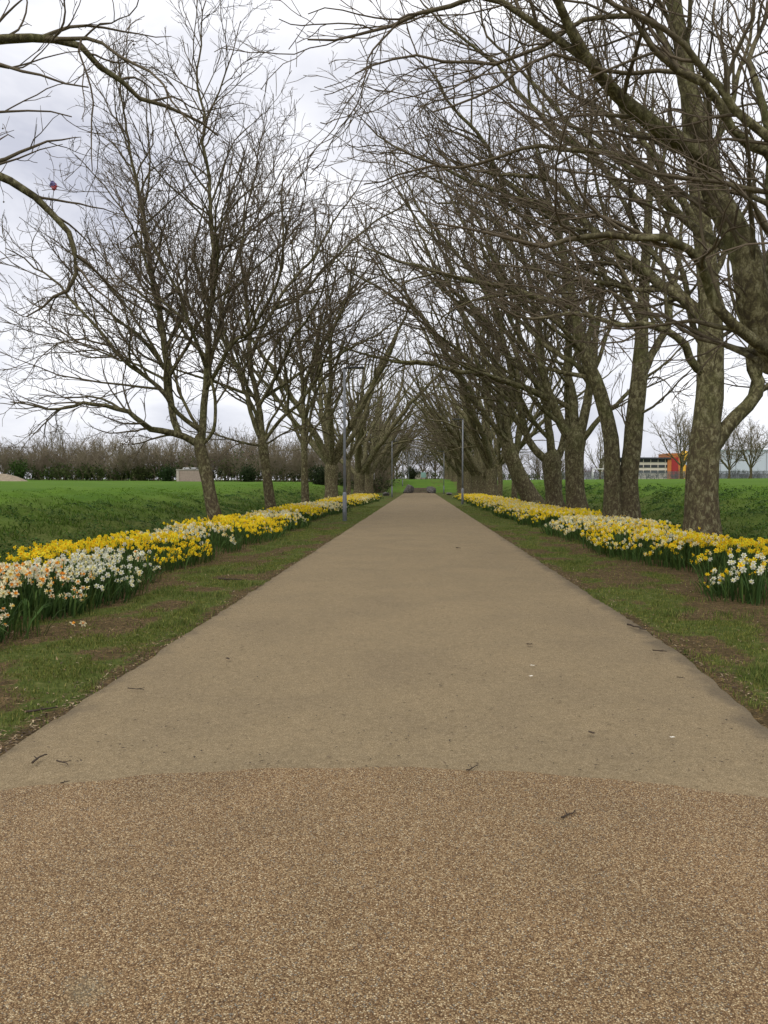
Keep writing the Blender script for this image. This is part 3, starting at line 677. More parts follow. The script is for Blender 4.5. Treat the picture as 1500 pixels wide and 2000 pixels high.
    b, M = traced(Y, X, [([AV([0, 0, -.3]), AV([0, 0, .1]), (1082, 960, Y), (1078, 920, Y), (1078, 900, Y), (1080, 886, Y), (1080, 874, Y)], [.62, .50, .385, .41, .48, .36, .06])],
        [([(1074, 905, Y), (1048, 882, Y), (1030, 855, Y), (1020, 815, Y), (1002, 730, Y), (976, 640, Y), (940, 540, Y), (900, 440, Y)], .20, .018),
         ([(1078, 900, Y), (1074, 850, Y), (1066, 770, Y), (1056, 660, Y), (1046, 540, Y), (1030, 400, Y)], .21, .018),
         ([(1086, 900, Y), (1100, 860, Y), (1108, 800, Y), (1112, 700, Y), (1118, 560, Y)], .19, .018),
         ([(1030, 855, Y), (990, 800, Y), (940, 740, Y - .4), (890, 690, Y - .8), (840, 640, Y - 1)], .11, .014)],
        rnd_limbs(24, [AV([-.2, 0, 3.5]), AV([0, 0, 5])], 2, (5, 9), (.5, 1.2), (-2.8, 0), (.07, .11)) + rnd_limbs(74, [AV([-.8, 0, 4]), AV([-.3, 0, 6]), AV([.2, 0, 8])], 5, (10, 16), (.55, 1.15), (-2.2, -.8), (.09, .13), up=.035),
        seed=205, dens=0.5, tip=0.0095, bias=(-.2, 0, .05), l4=0.75, reach=1.2)
    plant('plane_tree', M, b, 'squat plane tree with a knobbly dark fork, left of the stout straight bole', group='plane trees of the avenue')
    Y = 44.5; X = 6.5
    b, M = traced(Y, X, [([AV([.25, 0, -.3]), AV([.2, 0, .1]), (1018, 940, Y), (1004, 905, Y), (996, 885, Y), (988, 862, Y), (984, 850, Y)], [.72, .58, .44, .42, .45, .36, .06])],
        [([(998, 890, Y), (974, 850, Y), (950, 815, Y), (920, 775, Y), (890, 735, Y), (850, 680, Y)], .21, .018),
         ([(1000, 890, Y), (990, 830, Y), (976, 750, Y), (960, 650, Y), (940, 540, Y)], .22, .018),
         ([(1006, 895, Y), (1014, 840, Y), (1014, 760, Y), (1010, 660, Y), (1000, 540, Y)], .20, .018)],
        rnd_limbs(25, [AV([-.8, 0, 3.5]), AV([-1, 0, 5])], 2, (6, 9), (.5, 1.2), (-2.8, .3), (.08, .12)) + rnd_limbs(75, [AV([-1.2, 0, 4]), AV([-1, 0, 6]), AV([-.8, 0, 8])], 5, (11, 17), (.6, 1.2), (-2.2, -.8), (.09, .14), up=.035),
        seed=206, dens=0.46, tip=0.0105, bias=(-.15, 0, .05), l4=0.7, reach=1.25)
    plant('plane_tree', M, b, 'broad plane trunk tilting towards the path on the right', group='plane trees of the avenue')
near_trees()

def far_trees():
    big = [generic(300 + i, H=18.5, rb=.5, fork=2.4 + .4 * i, nl=7, dens=.36, tip=.011, l4=.42, up=.07, reach=1.1) for i in range(2)]
    arch = [generic(310 + i, H=20.5, rb=.55, fork=2.4 + .4 * i, nl=7, dens=.36, tip=.011, l4=.42, up=.04, reach=1.15, bias=(-.42, 0, 0)) for i in range(2)]
    slim = [generic(320 + i, H=16.5, rb=.19, fork=3 + .5 * i, nl=6, dens=.5, tip=.012, l4=.36, up=.08, reach=1.0) for i in range(2)]
    ORD = ['fourth', 'fifth', 'sixth', 'seventh', 'eighth', 'ninth', 'tenth', 'eleventh', 'twelfth', 'thirteenth', 'fourteenth', 'fifteenth', 'sixteenth']
    L = [(58, 'b'), (69, 's'), (82, 'b'), (98, 'b'), (110, 's'), (122, 'b'), (136, 'b'), (150, 's'), (166, 'b'), (186, 'b')]
    R = [(52.5, 's'), (62.5, 's'), (71, 'b'), (79, 'b'), (92, 'b'), (105, 'b'), (120, 'b'), (133, 's'), (146, 'b'), (163, 'b'), (186, 'b')]
    rng = np.random.default_rng(5)
    for side, row, x0, start in (('left', L, -6.5, 0), ('right', R, 6.6, 3)):
        for i, (y, k) in enumerate(row):
            inw = side == 'right' or i % 3 == 2; M = (slim if k != 'b' else arch if inw else big)[rng.integers(0, 2)]
            x = x0 + rng.normal(0, .12)
            kind = 'thick-boled' if k == 'b' else 'thin-stemmed'
            o = ORD[i + start] if i + start < len(ORD) else 'last'
            plant('plane_tree', M, (x, y, gz(x, y) - .03), '%s bare plane tree, %s from the front in the %s row' % (kind, o, side),
                  group='plane trees of the avenue', rz=rng.uniform(-.5, .5) + (math.pi if side == 'left' else 0), sc=rng.uniform(.92, 1.08))
    # bare trees beyond the playing fields
    global M_BARK
    keep_bark, M_BARK = M_BARK, M_SHRUB
    T = [generic(340 + i, H=11, rb=.2, fork=1.8, nl=8, dens=.95, tip=.022, l4=.4, up=.05) for i in range(2)]
    PO = generic(345, H=14, rb=.16, fork=1.6, nl=9, dens=.75, reach=.55, tip=.028, l4=.2, up=.2)
    def far(px, Y, sc, M, label, cat='tree', grp=None):
        p = P(px, 935, Y); plant('bare_shrub' if cat == 'shrub' else 'bare_tree', M, (p[0], Y, gz(p[0], Y)), label, cat, grp, rz=rng.uniform(0, 6), sc=sc)
    far(1331, 196, 1.65, T[0], 'rounded bare tree standing in front of the red and yellow building')
    far(1466, 196, 1.40, T[1], 'bare tree with an open crown in front of the pale warehouse')
    far(1424, 199, 1.25, T[0], 'dark narrow bare tree at the left end of the pale warehouse')
    far(1172, 200, 1.05, PO, 'brown poplar-shaped bare tree beyond the goal frame')
    far(1250, 290, .9, T[1], 'small pale bare tree above the banded building')
    names = ['bushy', 'tall', 'spreading', 'thin', 'dense', 'low', 'ragged', 'upright']
    for i in range(44):
        px = [-60, 8, 40, 75, 118, 150, 190, 226, 262, 300, 338, 372, 402, 440, 470, 505, 540, 575, 610, 640, 675, 700, 725, 745][i] if i < 24 else -80 + (i - 24) * 41 + rng.uniform(-12, 12)
        Y = rng.uniform(128, 165) if i < 24 else rng.uniform(124, 140)
        far(px, Y, rng.uniform(.62, .95) * (1.0 if i > 2 else .8) * (1 if i < 24 else .72), T[i % 2] if i % 4 else PO, 'bare brown tree in the wood behind the left field', 'tree', 'wood behind the left field')
    SH = [generic(346 + i, H=5, rb=.035, fork=.3, nl=11, dens=1.2, tip=.018, l4=.6, up=.05) for i in range(2)]
    M_BARK = keep_bark
    for i in range(46):
        far(-110 + i * 19 + rng.uniform(-9, 9), rng.uniform(117, 125), rng.uniform(.55, 1.15), SH[i % 2], 'brown leafless shrub along the far edge of the left field', 'shrub', 'leafless shrubs edging the left field')
    for px, Y, s in ((800, 235, 1.3), (826, 240, 1.1), (850, 238, 1.25), (775, 240, 1.3), (880, 232, 1.2), (905, 225, 1.1), (930, 220, 1.0), (960, 215, 1.0), (1000, 212, .9), (1050, 212, .8), (1095, 210, .8)):
        far(px, Y, s, T[int(px) % 2], 'bare tree of the far wood that closes the avenue', 'tree', 'wood closing the avenue')
far_trees()

# ------------------------------------------------------------------ scrub
def strands(rng, base, h, spread, S, r, lean=.25):
    N = len(base); d = norm(np.c_[rng.normal(0, spread, (N, 2)), np.ones(N)])
    pos, rad = grow(rng, base, d, h, np.full(N, r), np.full(N, r * .4), S, .16, np.array([0, 0, .02]))
    return pos, rad
def build_scrub():
    rng = np.random.default_rng(77); Vs, Qs, Cs, n = [], [], [], 0
    LV, LQ, LC, m = [], [], [], 0
    def mass(px0, px1, Y0, Y1, num, h0, h1, col, r=.03, leafy=0, lc=(.06, .09, .02)):
        nonlocal n, m
        px = rng.uniform(px0, px1, num); Y = rng.uniform(Y0, Y1, num)
        X = np.array([P(a, 935, b)[0] for a, b in zip(px, Y)])
        hm = .25 + 1.4 * fbm(X * .07, Y * .05, 60, 4)
        b = np.stack([X, Y, ground_z(X, Y) - .1], 1); h = rng.uniform(h0, h1, num) * hm
        pos, rad = strands(rng, b, h, .42, 3, r)
        par, q, d, pr, t = spawn(rng, pos, rad, np.full(num, 8), .25, 1, .35, .9, UP, .3)
        p2, r2 = grow(rng, q, d, h[par] * .3 * rng.uniform(.5, 1.3, len(q)), pr * .7, np.full(len(q), r * .4), 2, .2, np.array([0, 0, .04]))
        c = np.asarray(col)
        for a, bb, k in ((pos, rad, 3), (p2, r2, 3)):
            V, Q, R = tubes(a, bb, k); Vs.append(V); Qs.append(Q + n); n += len(V)
            cc = c * rng.uniform(.65, 1.35, (len(a), 1)); Cs.append(np.repeat(cc, a.shape[1] * k, 0))
        if leafy:
            ends = p2[rng.random(len(p2)) < leafy].reshape(-1, 3); s = rng.uniform(.10, .22, len(ends))
            u = norm(rng.normal(0, 1, ends.shape)); v = norm(np.cross(u, rng.normal(0, 1, ends.shape)))
            V = np.stack([ends - u * s[:, None], ends + v * s[:, None] * .6, ends + u * s[:, None], ends - v * s[:, None] * .6], 1).reshape(-1, 3)
            Q = np.arange(len(V)).reshape(-1, 4); LV.append(V); LQ.append(Q + m); m += len(V)
            LC.append(np.repeat(np.asarray(lc) * rng.uniform(.6, 1.4, (len(ends), 1)), 4, 0))
    mass(-120, 760, 122, 135, 420, 3.0, 6.5, (.165, .120, .092), .05)
    mass(-120, 760, 116, 124, 380, 1.2, 4.2, (.12, .10, .062), .035, .5, (.075, .095, .030))
    mass(60, 360, 117, 121, 300, 1.6, 3.4, (.075, .08, .04), .02, .8, (.055, .085, .022))
    mass(420, 760, 118, 126, 420, 1.6, 4, (.075, .08, .045), .02, .55, (.060, .085, .028))
    mass(770, 1110, 205, 240, 500, 3, 8, (.110, .085, .064), .045)
    mass(760, 1110, 196, 208, 420, 1, 2.6, (.10, .085, .055), .035, .4, (.07, .09, .03))
    mass(1080, 1560, 206, 214, 380, .8, 2.4, (.09, .08, .06), .035, .35, (.06, .07, .03))
    mass(1090, 1180, 215, 240, 160, 3, 6, (.10, .065, .052), .045)
    o = obj('thicket', mesh_np('thicket', np.concatenate(Vs), np.concatenate(Qs), None, M_SCRUB, {'col': np.concatenate(Cs)}))
    tag(o, 'tangle of brown leafless scrub along the far edges of both fields', 'thicket', kind='stuff')
    o = obj('scrub_leaves', mesh_np('scrub_leaves', np.concatenate(LV), np.concatenate(LQ), None, M_BLADE, {'col': np.concatenate(LC)}, False))
    tag(o, 'new green leaf low down in the far scrub', 'leaves', kind='stuff')
    # evergreen bushes one can tell apart at the foot of the wood
    for px, py, Y, wd, ht, lab, c in ((38, 935, 116, 2.4, 3.3, 'bright green rounded bush at the far left of the field edge', (.045, .085, .018)),
                                   (325, 935, 114, 1.9, 2.2, 'dark green bush left of the low brick wall', (.03, .055, .018)),
                                   (275, 935, 117, 2.6, 2.3, 'olive bush in the middle of the left field edge', (.06, .075, .025)),
                                   (485, 935, 112, 2.2, 2.4, 'dark green bush seen between the two slim left trees', (.028, .045, .016)),
                                   (625, 938, 104, 2.2, 2.6, 'dark evergreen bush behind the near lamp column', (.024, .038, .014)),
                                   (805, 928, 190, 2.5, 3.2, 'dark olive bush at the end of the avenue', (.035, .045, .02))):
        p = P(px, py, Y); g = gz(p[0], Y); e = empty('bush', (p[0], Y, g)); tag(e, lab, 'bush')
        num = 46; a = rng.uniform(0, 6.28, num); rr = rng.uniform(0, .35, num) * wd
        b = np.stack([np.cos(a) * rr, np.sin(a) * rr, np.full(num, -.1)], 1); h = rng.uniform(.6, 1.05, num) * ht
        pos, rad = strands(rng, b, h, .28, 5, .03); V, Q, R = tubes(pos, rad, 4)
        obj('stems', mesh_np('stems', V, Q, None, M_SCRUB, {'col': np.tile(np.array([[.06, .05, .035]]), (len(V), 1))}), e)
        k = 2600; ii = rng.integers(0, num, k); tt = rng.integers(1, 6, k)
        cpt = pos[ii, tt] + rng.normal(0, .22 * wd / 2, (k, 3)); cpt[:, 2] = np.maximum(cpt[:, 2], .05); s = rng.uniform(.07, .16, k)
        u = norm(rng.normal(0, 1, (k, 3))); v = norm(np.cross(u, rng.normal(0, 1, (k, 3))))
        V = np.stack([cpt - u * s[:, None], cpt + v * s[:, None] * .6, cpt + u * s[:, None], cpt - v * s[:, None] * .6], 1).reshape(-1, 3)
        tag(obj('foliage', mesh_np('foliage', V, np.arange(len(V)).reshape(-1, 4), None, M_BLADE, {'col': np.repeat(np.asarray(c) * rng.uniform(.6, 1.5, (k, 1)), 4, 0)}, False), e), kind='stuff')
build_scrub()

# ------------------------------------------------------------------ far buildings, fence, goal
def far_things():
    # banded building with a red and yellow tower
    Y = 232.0; pl = P(1192, 935, Y); pr = P(1306, 935, Y); g = gz(pl[0], Y)
    e = empty('banded_building', (pl[0], Y, g)); tag(e, 'low cream-banded building with a red and orange stair tower', 'building')
    W = pr[0] - pl[0]; zt = P(1250, 893, Y)[2] - g
    cream = plain('cream_cladding', (.62, .56, .46), .7, .06, 1); dk = plain('dark_glazing', (.05, .055, .06), .25, .2, .5)
    red = plain('red_cladding', (.33, .035, .035), .6, .1, 1); org = plain('orange_cladding', (.50, .17, .05), .6, .1, 1); yel = plain('yellow_cladding', (.80, .47, .06), .6, .08, 1)
    MB().box((W / 2, 6, zt / 2 - .5), (W, 12, zt), .05).build('wall', cream, e)
    for k in range(3):
        z = zt * (.34 + .25 * k)
        win = MB().box((W / 2, -.03, z), (W * .985, .1, zt * .13)).build('window', dk, e)
        for j in range(8): MB().box((W * (j + .5) / 8, -.12, z), (.18, .08, zt * .13)).build('mullion', cream, win)
    MB().box((W / 2, 5.7, zt - .35), (W + .8, 13.2, .55), .05).build('roof', M_DARKM, e)
    tx = P(1302, 935, Y)[0] - pl[0]; tw = P(1327, 935, Y)[0] - pl[0] - tx; th = P(1310, 882, Y)[2] - g
    t = MB().box((tx + tw / 2 + .1, 4, th / 2 - .5), (tw, 9, th), .05).build('tower', org, e)
    MB().box((tx + tw * .58, -.56, th * .40), (tw * .52, .1, th * .78)).build('panel', red, t)
    MB().box((tx + tw + 1.1, 5, th * .36), (2.0, 8, th * .72), .05).build('wing', yel, e)
    MB().box((tx + tw + 3.0, 7, th * .26), (3.6, 8, th * .52), .05).build('annexe', org, e)
    c = P(1341, 900, Y)[0] - pl[0]
    MB().tube([(c, 2, -.5), (c, 2, th * .72)], [.28, .28], 8).tube([(c, 2, th * .72), (c, 2, th * .74), (c, 2, th * 1.02), (c, 2, th * 1.04)], [.3, .95, .95, .3], 14).build('yellow_drum', yel, e, smooth=True)
    # warehouse
    Y = 262.0; pl = P(1392, 935, Y); g = gz(pl[0], Y); e = empty('warehouse', (pl[0], Y, g)); tag(e, 'pale grey metal warehouse at the right edge of the field', 'warehouse')
    ht = P(1450, 880, Y)[2] - g; W = 62
    pale = plain('pale_steel_cladding', (.50, .54, .60), .55, .04, .3); base = plain('grey_plinth', (.22, .23, .25), .7, .1, .5)
    MB().box((W / 2, 15, ht / 2), (W, 30, ht), .05).build('wall', pale, e)
    MB().box((W / 2, 14.9, ht + .2), (W + .6, 30.6, .4), .05).build('roof', pale, e)
    MB().box((W / 2, -.1, .9), (W, .2, 1.8)).build('plinth', base, e)
    for k in range(12): MB().box((2.5 + k * 5, -.06, ht / 2 + .9), (.12, .1, ht - 2.2)).build('cladding_joint', base, e)
    # mesh fence along the far side of the right field
    fm = plain('fence_grey', (.19, .20, .21), .6, .1, 1)
    a, b = P(1075, 935, 205), P(1640, 935, 200); n = 34
    e = empty('field_fence', (a[0], 205, gz(a[0], 205))); tag(e, 'grey mesh fence along the far side of the right-hand field', 'fence')
    pts = [np.array([a[0] + (b[0] - a[0]) * k / n, 205 + (200 - 205) * k / n, 0]) for k in range(n + 1)]
    for p in pts: p[2] = gz(p[0], p[1])
    o = np.array(e.location)
    for k, p in enumerate(pts): MB().box(p - o + AV([0, 0, 1.0]), (.09, .09, 2.1)).build('post', fm, e)
    for k in range(n):
        p, q = pts[k] - o, pts[k + 1] - o; mb = MB(); N = 26
        for z in (.25, 1.0, 1.85): mb.tube([p + AV([0, 0, z]), q + AV([0, 0, z])], [.03, .03], 4)
        for j in range(N):
            s = p + (q - p) * (j + .5) / N; mb.tube([s + AV([0, 0, .08]), s + AV([0, 0, 1.95])], [.028, .028], 3, False)
        mb.build('mesh_panel', fm, e)
    # goal frame
    Y = 172.0; p = P(1158, 935, Y); g = gz(p[0], Y); e = empty('goal_frame', (p[0], Y, g)); tag(e, 'white football goal frame on the far right field', 'goal')
    h = P(1158, 916, Y)[2] - g; Wd = 7.0
    for x in (0, Wd): MB().tube([(x, 0, -.1), (x, 0, h)], [.09, .09], 10).build('post', M_WHITE, e, smooth=True)
    MB().tube([(-.08, 0, h), (Wd + .08, 0, h)], [.088, .088], 10).build('crossbar', M_WHITE, e, smooth=True)
    for x in (0, Wd): MB().tube([(x, .05, h - .05), (x, .9, h - .2), (x, 1.6, 0)], [.03, .03, .03], 6).build('back_stay', M_WHITE, e)
    # brick wall / low shed behind the left field
    Y = 112.0; p = P(345, 937, Y); g = gz(p[0], Y); e = empty('brick_shed', (p[0], Y, g)); tag(e, 'low pinkish brick shed at the far edge of the left field', 'shed')
    brick = plain('pinkish_brick', (.30, .235, .195), .9, .14, 4); h = P(345, 917, Y)[2] - g
    MB().box((2.2, 1.5, h / 2 - .1), (4.4, 3, h), .02).build('wall', brick, e)
    MB().box((2.2, 1.5, h - .04), (4.55, 3.15, .1), .02).build('coping', plain('pale_coping', (.42, .39, .35), .8), e)
    MB().box((.18, -.04, h / 2 - .1), (.36, .1, h - .1)).build('pier', plain('pale_brick', (.42, .36, .31), .9), e)
    p = P(376, 918, 118); e = empty('white_van', (p[0], 118, gz(p[0], 118))); tag(e, 'pale vehicle roof showing above the pinkish brick shed', 'van')
    MB().box((.2, .4, 1.35), (3.6, 1.9, 1.5), .25).build('body', M_WHITE, e)
    MB().box((2.35, .4, 1.0), (1.0, 1.8, .8), .2).build('bonnet', M_WHITE, e)
    MB().box((.2, -.57, 1.75), (2.6, .06, .45), .02).build('window', M_DARKM, e)
    for x in (-1.1, 1.6): MB().tube([(x, -.5, .4), (x, -.3, .4)], [.33, .33], 14).build('wheel', M_DARKM, e)
    Y = 92.0; p = P(-10, 940, Y); e = empty('earth_mound', (p[0], Y, gz(p[0], Y))); tag(e, 'low beige mound at the left edge of the field', 'mound')
    nr, na = 7, 22; V, Q = [], []
    for i in range(nr):
        for j in range(na):
            a = j / na * 2 * math.pi; r = i / (nr - 1); V.append((4.2 * r * math.cos(a), 1.8 * r * math.sin(a), .85 * (1 - r ** 2.2) * (1 + .2 * math.sin(a * 3 + 1)) - .06))
    for i in range(nr - 1):
        for j in range(na): Q.append([i * na + j, (i + 1) * na + j, (i + 1) * na + (j + 1) % na, i * na + (j + 1) % na])
    obj('soil_heap', mesh_np('soil_heap', V, Q, None, plain('dry_soil', (.27, .22, .155), .95, .25, 3)), e)
far_things()

# ------------------------------------------------------------------ boulders and end of the path
def rock(seed, d):
    rng = np.random.default_rng(seed); na, nb = 22, 13; V, Q = [], []
    th = np.linspace(0, math.pi, nb); ph = np.arange(na) * 2 * math.pi / na
    D = np.array([[math.sin(t) * math.cos(p), math.sin(t) * math.sin(p), math.cos(t)] for t in th for p in ph])
    pl = norm(rng.normal(0, 1, (15, 3))); off = rng.uniform(.72, .98, 15)
    r = np.min(np.where(D @ pl.T > .08, off[None] / np.maximum(D @ pl.T, .08), 9), axis=1); r = np.minimum(r, 1.25)
    r = r * (1 + .06 * (vnoise(D[:, 0] * 5 + seed, D[:, 1] * 5 + D[:, 2] * 3, seed) - .5))
    V = D * r[:, None] * np.asarray(d) / 2
    idx = np.arange(nb * na).reshape(nb, na); nx = np.roll(idx, -1, 1)
    Q = np.stack([idx[:-1], idx[1:], nx[1:], nx[:-1]], -1).reshape(-1, 4)
    return mesh_np('boulder', V, Q, None, M_ROCK, None, False)
def end_things():
    for s, px, Y, d, tilt, lab in ((1, 798, 115.5, (1.75, 1.4, 1.35), .1, 'left of the two large boulders closing the end of the path'),
                                 (8, 843, 115.5, (2.0, 1.5, 1.25), -.35, 'right, slanting one of the two large boulders closing the end of the path'),
                                 (3, 754, 92, (1.0, .8, .55), 0, 'small dark stone lying in the grass left of the far path'),
                                 (4, 877, 98, (.9, .7, .4), 0, 'small dark stone in the grass right of the far path, before the boulders')):
        p = P(px, 960, Y); o = obj('boulder', rock(s, d), None, (p[0], Y, gz(p[0], Y) + d[2] * .36)); o.rotation_euler = (0, tilt, s)
        tag(o, lab, 'boulder')
    # sleepers laid across the end between the boulders
    tim = plain('weathered_timber', (.125, .098, .072), .9, .3, 3)
    e = empty('timber_barrier', (.25, 118.9, 0)); tag(e, 'low brown timber barrier lying between the two boulders', 'barrier')
    for k in range(3): MB().box((0, 0, .13 + k * .27), (4.6, .28, .255), .02).build('sleeper', tim, e)
    teal = plain('pale_teal', (.22, .36, .33), .6, .1, 2)
    p = P(827, 946, 150); e = empty('notice_board', (p[0], 150, gz(p[0], 150))); tag(e, 'pale teal board on the grass bank at the end of the avenue', 'board')
    MB().box((0, 0, .95), (.95, .06, 1.0), .02).build('panel', teal, e)
    for x in (-.4, .4): MB().box((x, .06, .6), (.07, .05, 1.4)).build('post', M_DARKM, e)
    wl = plain('pale_stone', (.42, .37, .30), .9, .15, 1); Y = 204
    p, q = P(796, 926, Y), P(834, 926, Y); g = P(815, 929, Y)[2]
    e = empty('pale_wall', (p[0], Y, gz(p[0], Y))); tag(e, 'short pale wall in the scrub beyond the end of the avenue', 'wall')
    MB().box(((q[0] - p[0]) / 2, 0, (g - gz(p[0], Y)) / 2), (q[0] - p[0], .3, g - gz(p[0], Y) + .6), .03).build('wall_face', wl, e)
    MB().box(((q[0] - p[0]) / 2, 0, g - gz(p[0], Y) + .34), (q[0] - p[0] + .2, .42, .12), .02).build('coping', wl, e)
end_things()

# ------------------------------------------------------------------ lamps
def lamps():
    R = [(-2.96, 30.4, 1, 'nearest slim grey lamp column, on the left verge by the path'),
         (3.08, 55, -1, 'nearest grey lamp column on the right verge, beside the daffodils'),
         (-2.95, 83, 1, 'second grey lamp column on the left verge'),
         (3.5, 110, -1, 'second grey lamp column on the right, near the boulders'),
         (-3.0, 138, 1, 'third grey lamp column on the left, beyond the boulders'),
         (-2.3, 166, 1, 'farthest grey lamp column on the left')]
    H = 6.0
    base = MB().tube([(0, 0, -.2), (0, 0, 1.05), (0, 0, 1.15)], [.085, .085, .058], 14).mesh('base_section', M_GALV, True)
    colm = MB().tube([(0, 0, 1.1), (0, 0, 3.5), (0, 0, H)], [.058, .052, .046], 14).mesh('column', M_GALV, True)
    door = MB().box((0, -.082, .62), (.085, .012, .5), .004).mesh('access_door', M_GALV)
    brk = MB().tube([(0, 0, H - .02), (.05, 0, H + .04), (.22, 0, H + .05)], [.04, .036, .03], 10).mesh('bracket', M_DARKM, True)
    head = MB().box((.46, 0, H + .05), (.66, .24, .075), .03).mesh('luminaire', M_DARKM)
    lens = MB().box((.48, 0, H + .008), (.42, .18, .012), .004).mesh('lens', plain('lamp_glass', (.35, .36, .36), .2, .05))
    for x, y, s, lab in R:
        e = empty('lamp_post', (x, y, gz(x, y)), 0 if s > 0 else math.pi); tag(e, lab, 'lamp', 'lamp columns along the path')
        b = obj('base_section', base, e); obj('access_door', door, b); obj('column', colm, e); obj('bracket', brk, e)
        h = obj('luminaire', head, e); obj('lens', lens, h)
lamps()

# ------------------------------------------------------------------ daffodils
WHITE, CREAM, YEL, ORW = 'white', 'cream', 'yellow', 'orange'
PAL = {WHITE: ((.80, .80, .66), (.78, .72, .34)), CREAM: ((.88, .82, .48), (.88, .62, .14)), YEL: ((.95, .73, .032), (.95, .58, .014)), ORW: ((.90, .81, .52), (.90, .40, .05))}
# side, Y0, Y1 at the front edge, inner and outer distance from the path's axis, slant, colour mix
BEDS = [(-1, 5.6, 9.2, 3.95, 5.45, .4, {ORW: .72, CREAM: .2, WHITE: .08}, 1.0),
        (-1, 8.6, 12.2, 4.0, 5.0, .2, {WHITE: .85, CREAM: .12, ORW: .03}, 1.0), (-1, 9.9, 12.5, 4.9, 6.1, .3, {YEL: .93, WHITE: .07}, 1.1),
        (-1, 11.8, 15.6, 4.1, 6.05, .2, {YEL: .94, WHITE: .06}, 1.1),
        (-1, 15.1, 18.2, 4.1, 6.0, .2, {CREAM: .62, WHITE: .33, YEL: .05}, 1.0),
        (-1, 18.0, 24.6, 4.0, 6.3, .1, {YEL: .95, CREAM: .05}, 1.0),
        (-1, 24.2, 28.0, 3.9, 5.8, .1, {CREAM: .6, WHITE: .2, YEL: .2}, 1.0),
        (-1, 29.8, 36.0, 4.3, 6.2, .1, {YEL: .92, CREAM: .08}, 1.0),
        (-1, 35.5, 41.0, 4.0, 6.0, .1, {CREAM: .7, WHITE: .2, YEL: .1}, 1.0),
        (-1, 46, 60, 4.0, 6.3, .1, {YEL: .8, CREAM: .2}, 1.0), (-1, 52, 64, 3.8, 4.8, 0, {CREAM: .7, YEL: .3}, .8), (-1, 60, 75, 3.7, 6.2, .1, {YEL: .75, CREAM: .25}, 1.0),
        (1, 9.5, 11.2, 3.75, 5.6, .1, {WHITE: .55, YEL: .38, CREAM: .07}, .55),
        (1, 11.9, 14.8, 4.45, 6.3, .2, {YEL: .9, CREAM: .1}, .95),
        (1, 13.6, 16.6, 4.1, 5.6, .2, {YEL: .45, CREAM: .35, WHITE: .2}, .95),
        (1, 15.2, 19.8, 4.0, 6.1, .2, {YEL: .66, CREAM: .3, WHITE: .04}, 1.0),
        (1, 19.4, 24.2, 3.75, 6.3, .1, {CREAM: .55, WHITE: .28, YEL: .17}, 1.0),
        (1, 25.6, 30.5, 3.85, 6.3, .2, {YEL: .80, CREAM: .2}, 1.0), (1, 29.5, 36, 3.7, 6.1, .1, {YEL: .6, CREAM: .4}, 1.0),
        (1, 35, 46, 3.7, 6.1, .1, {CREAM: .55, YEL: .45}, 1.0), (1, 45, 60, 3.7, 6.2, .1, {YEL: .65, CREAM: .35}, 1.0), (1, 59, 76, 3.6, 6.0, .1, {YEL: .85, CREAM: .15}, 1.0)]

def flower_template(lod):
    """petal star with a cup, facing +X; unit = flower diameter"""
    PV, PQ, CV, CQ, CT = [], [], [], [], []
    for k in range(6):
        a = k * math.pi / 3; c, s = math.cos(a), math.sin(a); x0 = .02 * (k % 2)
        def pt(r, wdt, x): return (x + x0, r * c - wdt * s, r * s + wdt * c)
        b = len(PV)
        PV += [pt(.06, 0, 0), pt(.29, .15, .02), pt(.5, 0, -.05), pt(.29, -.15, .02)]; PQ.append([b, b + 1, b + 2, b + 3])
    n = 7 if lod == 0 else 5
    rings = ((.0, .10), (.20, .13), (.27, .185)) if lod == 0 else ((.0, .11), (.22, .17))
    for x, r in rings:
        for k in range(n): a = k * 2 * math.pi / n; CV.append((x + .015 * (k % 2), r * math.cos(a), r * math.sin(a)))
    for j in range(len(rings) - 1):
        for k in range(n): CQ.append([j * n + k, j * n + (k + 1) % n, (j + 1) * n + (k + 1) % n, (j + 1) * n + k])
    b = len(CV); CV.append((.10, 0, 0)); j = (len(rings) - 1) * n if lod else n
    for k in range(n): CT.append([b, j + k, j + (k + 1) % n])
    return AV(PV), AV(PQ), AV(CV), AV(CQ), AV(CT)

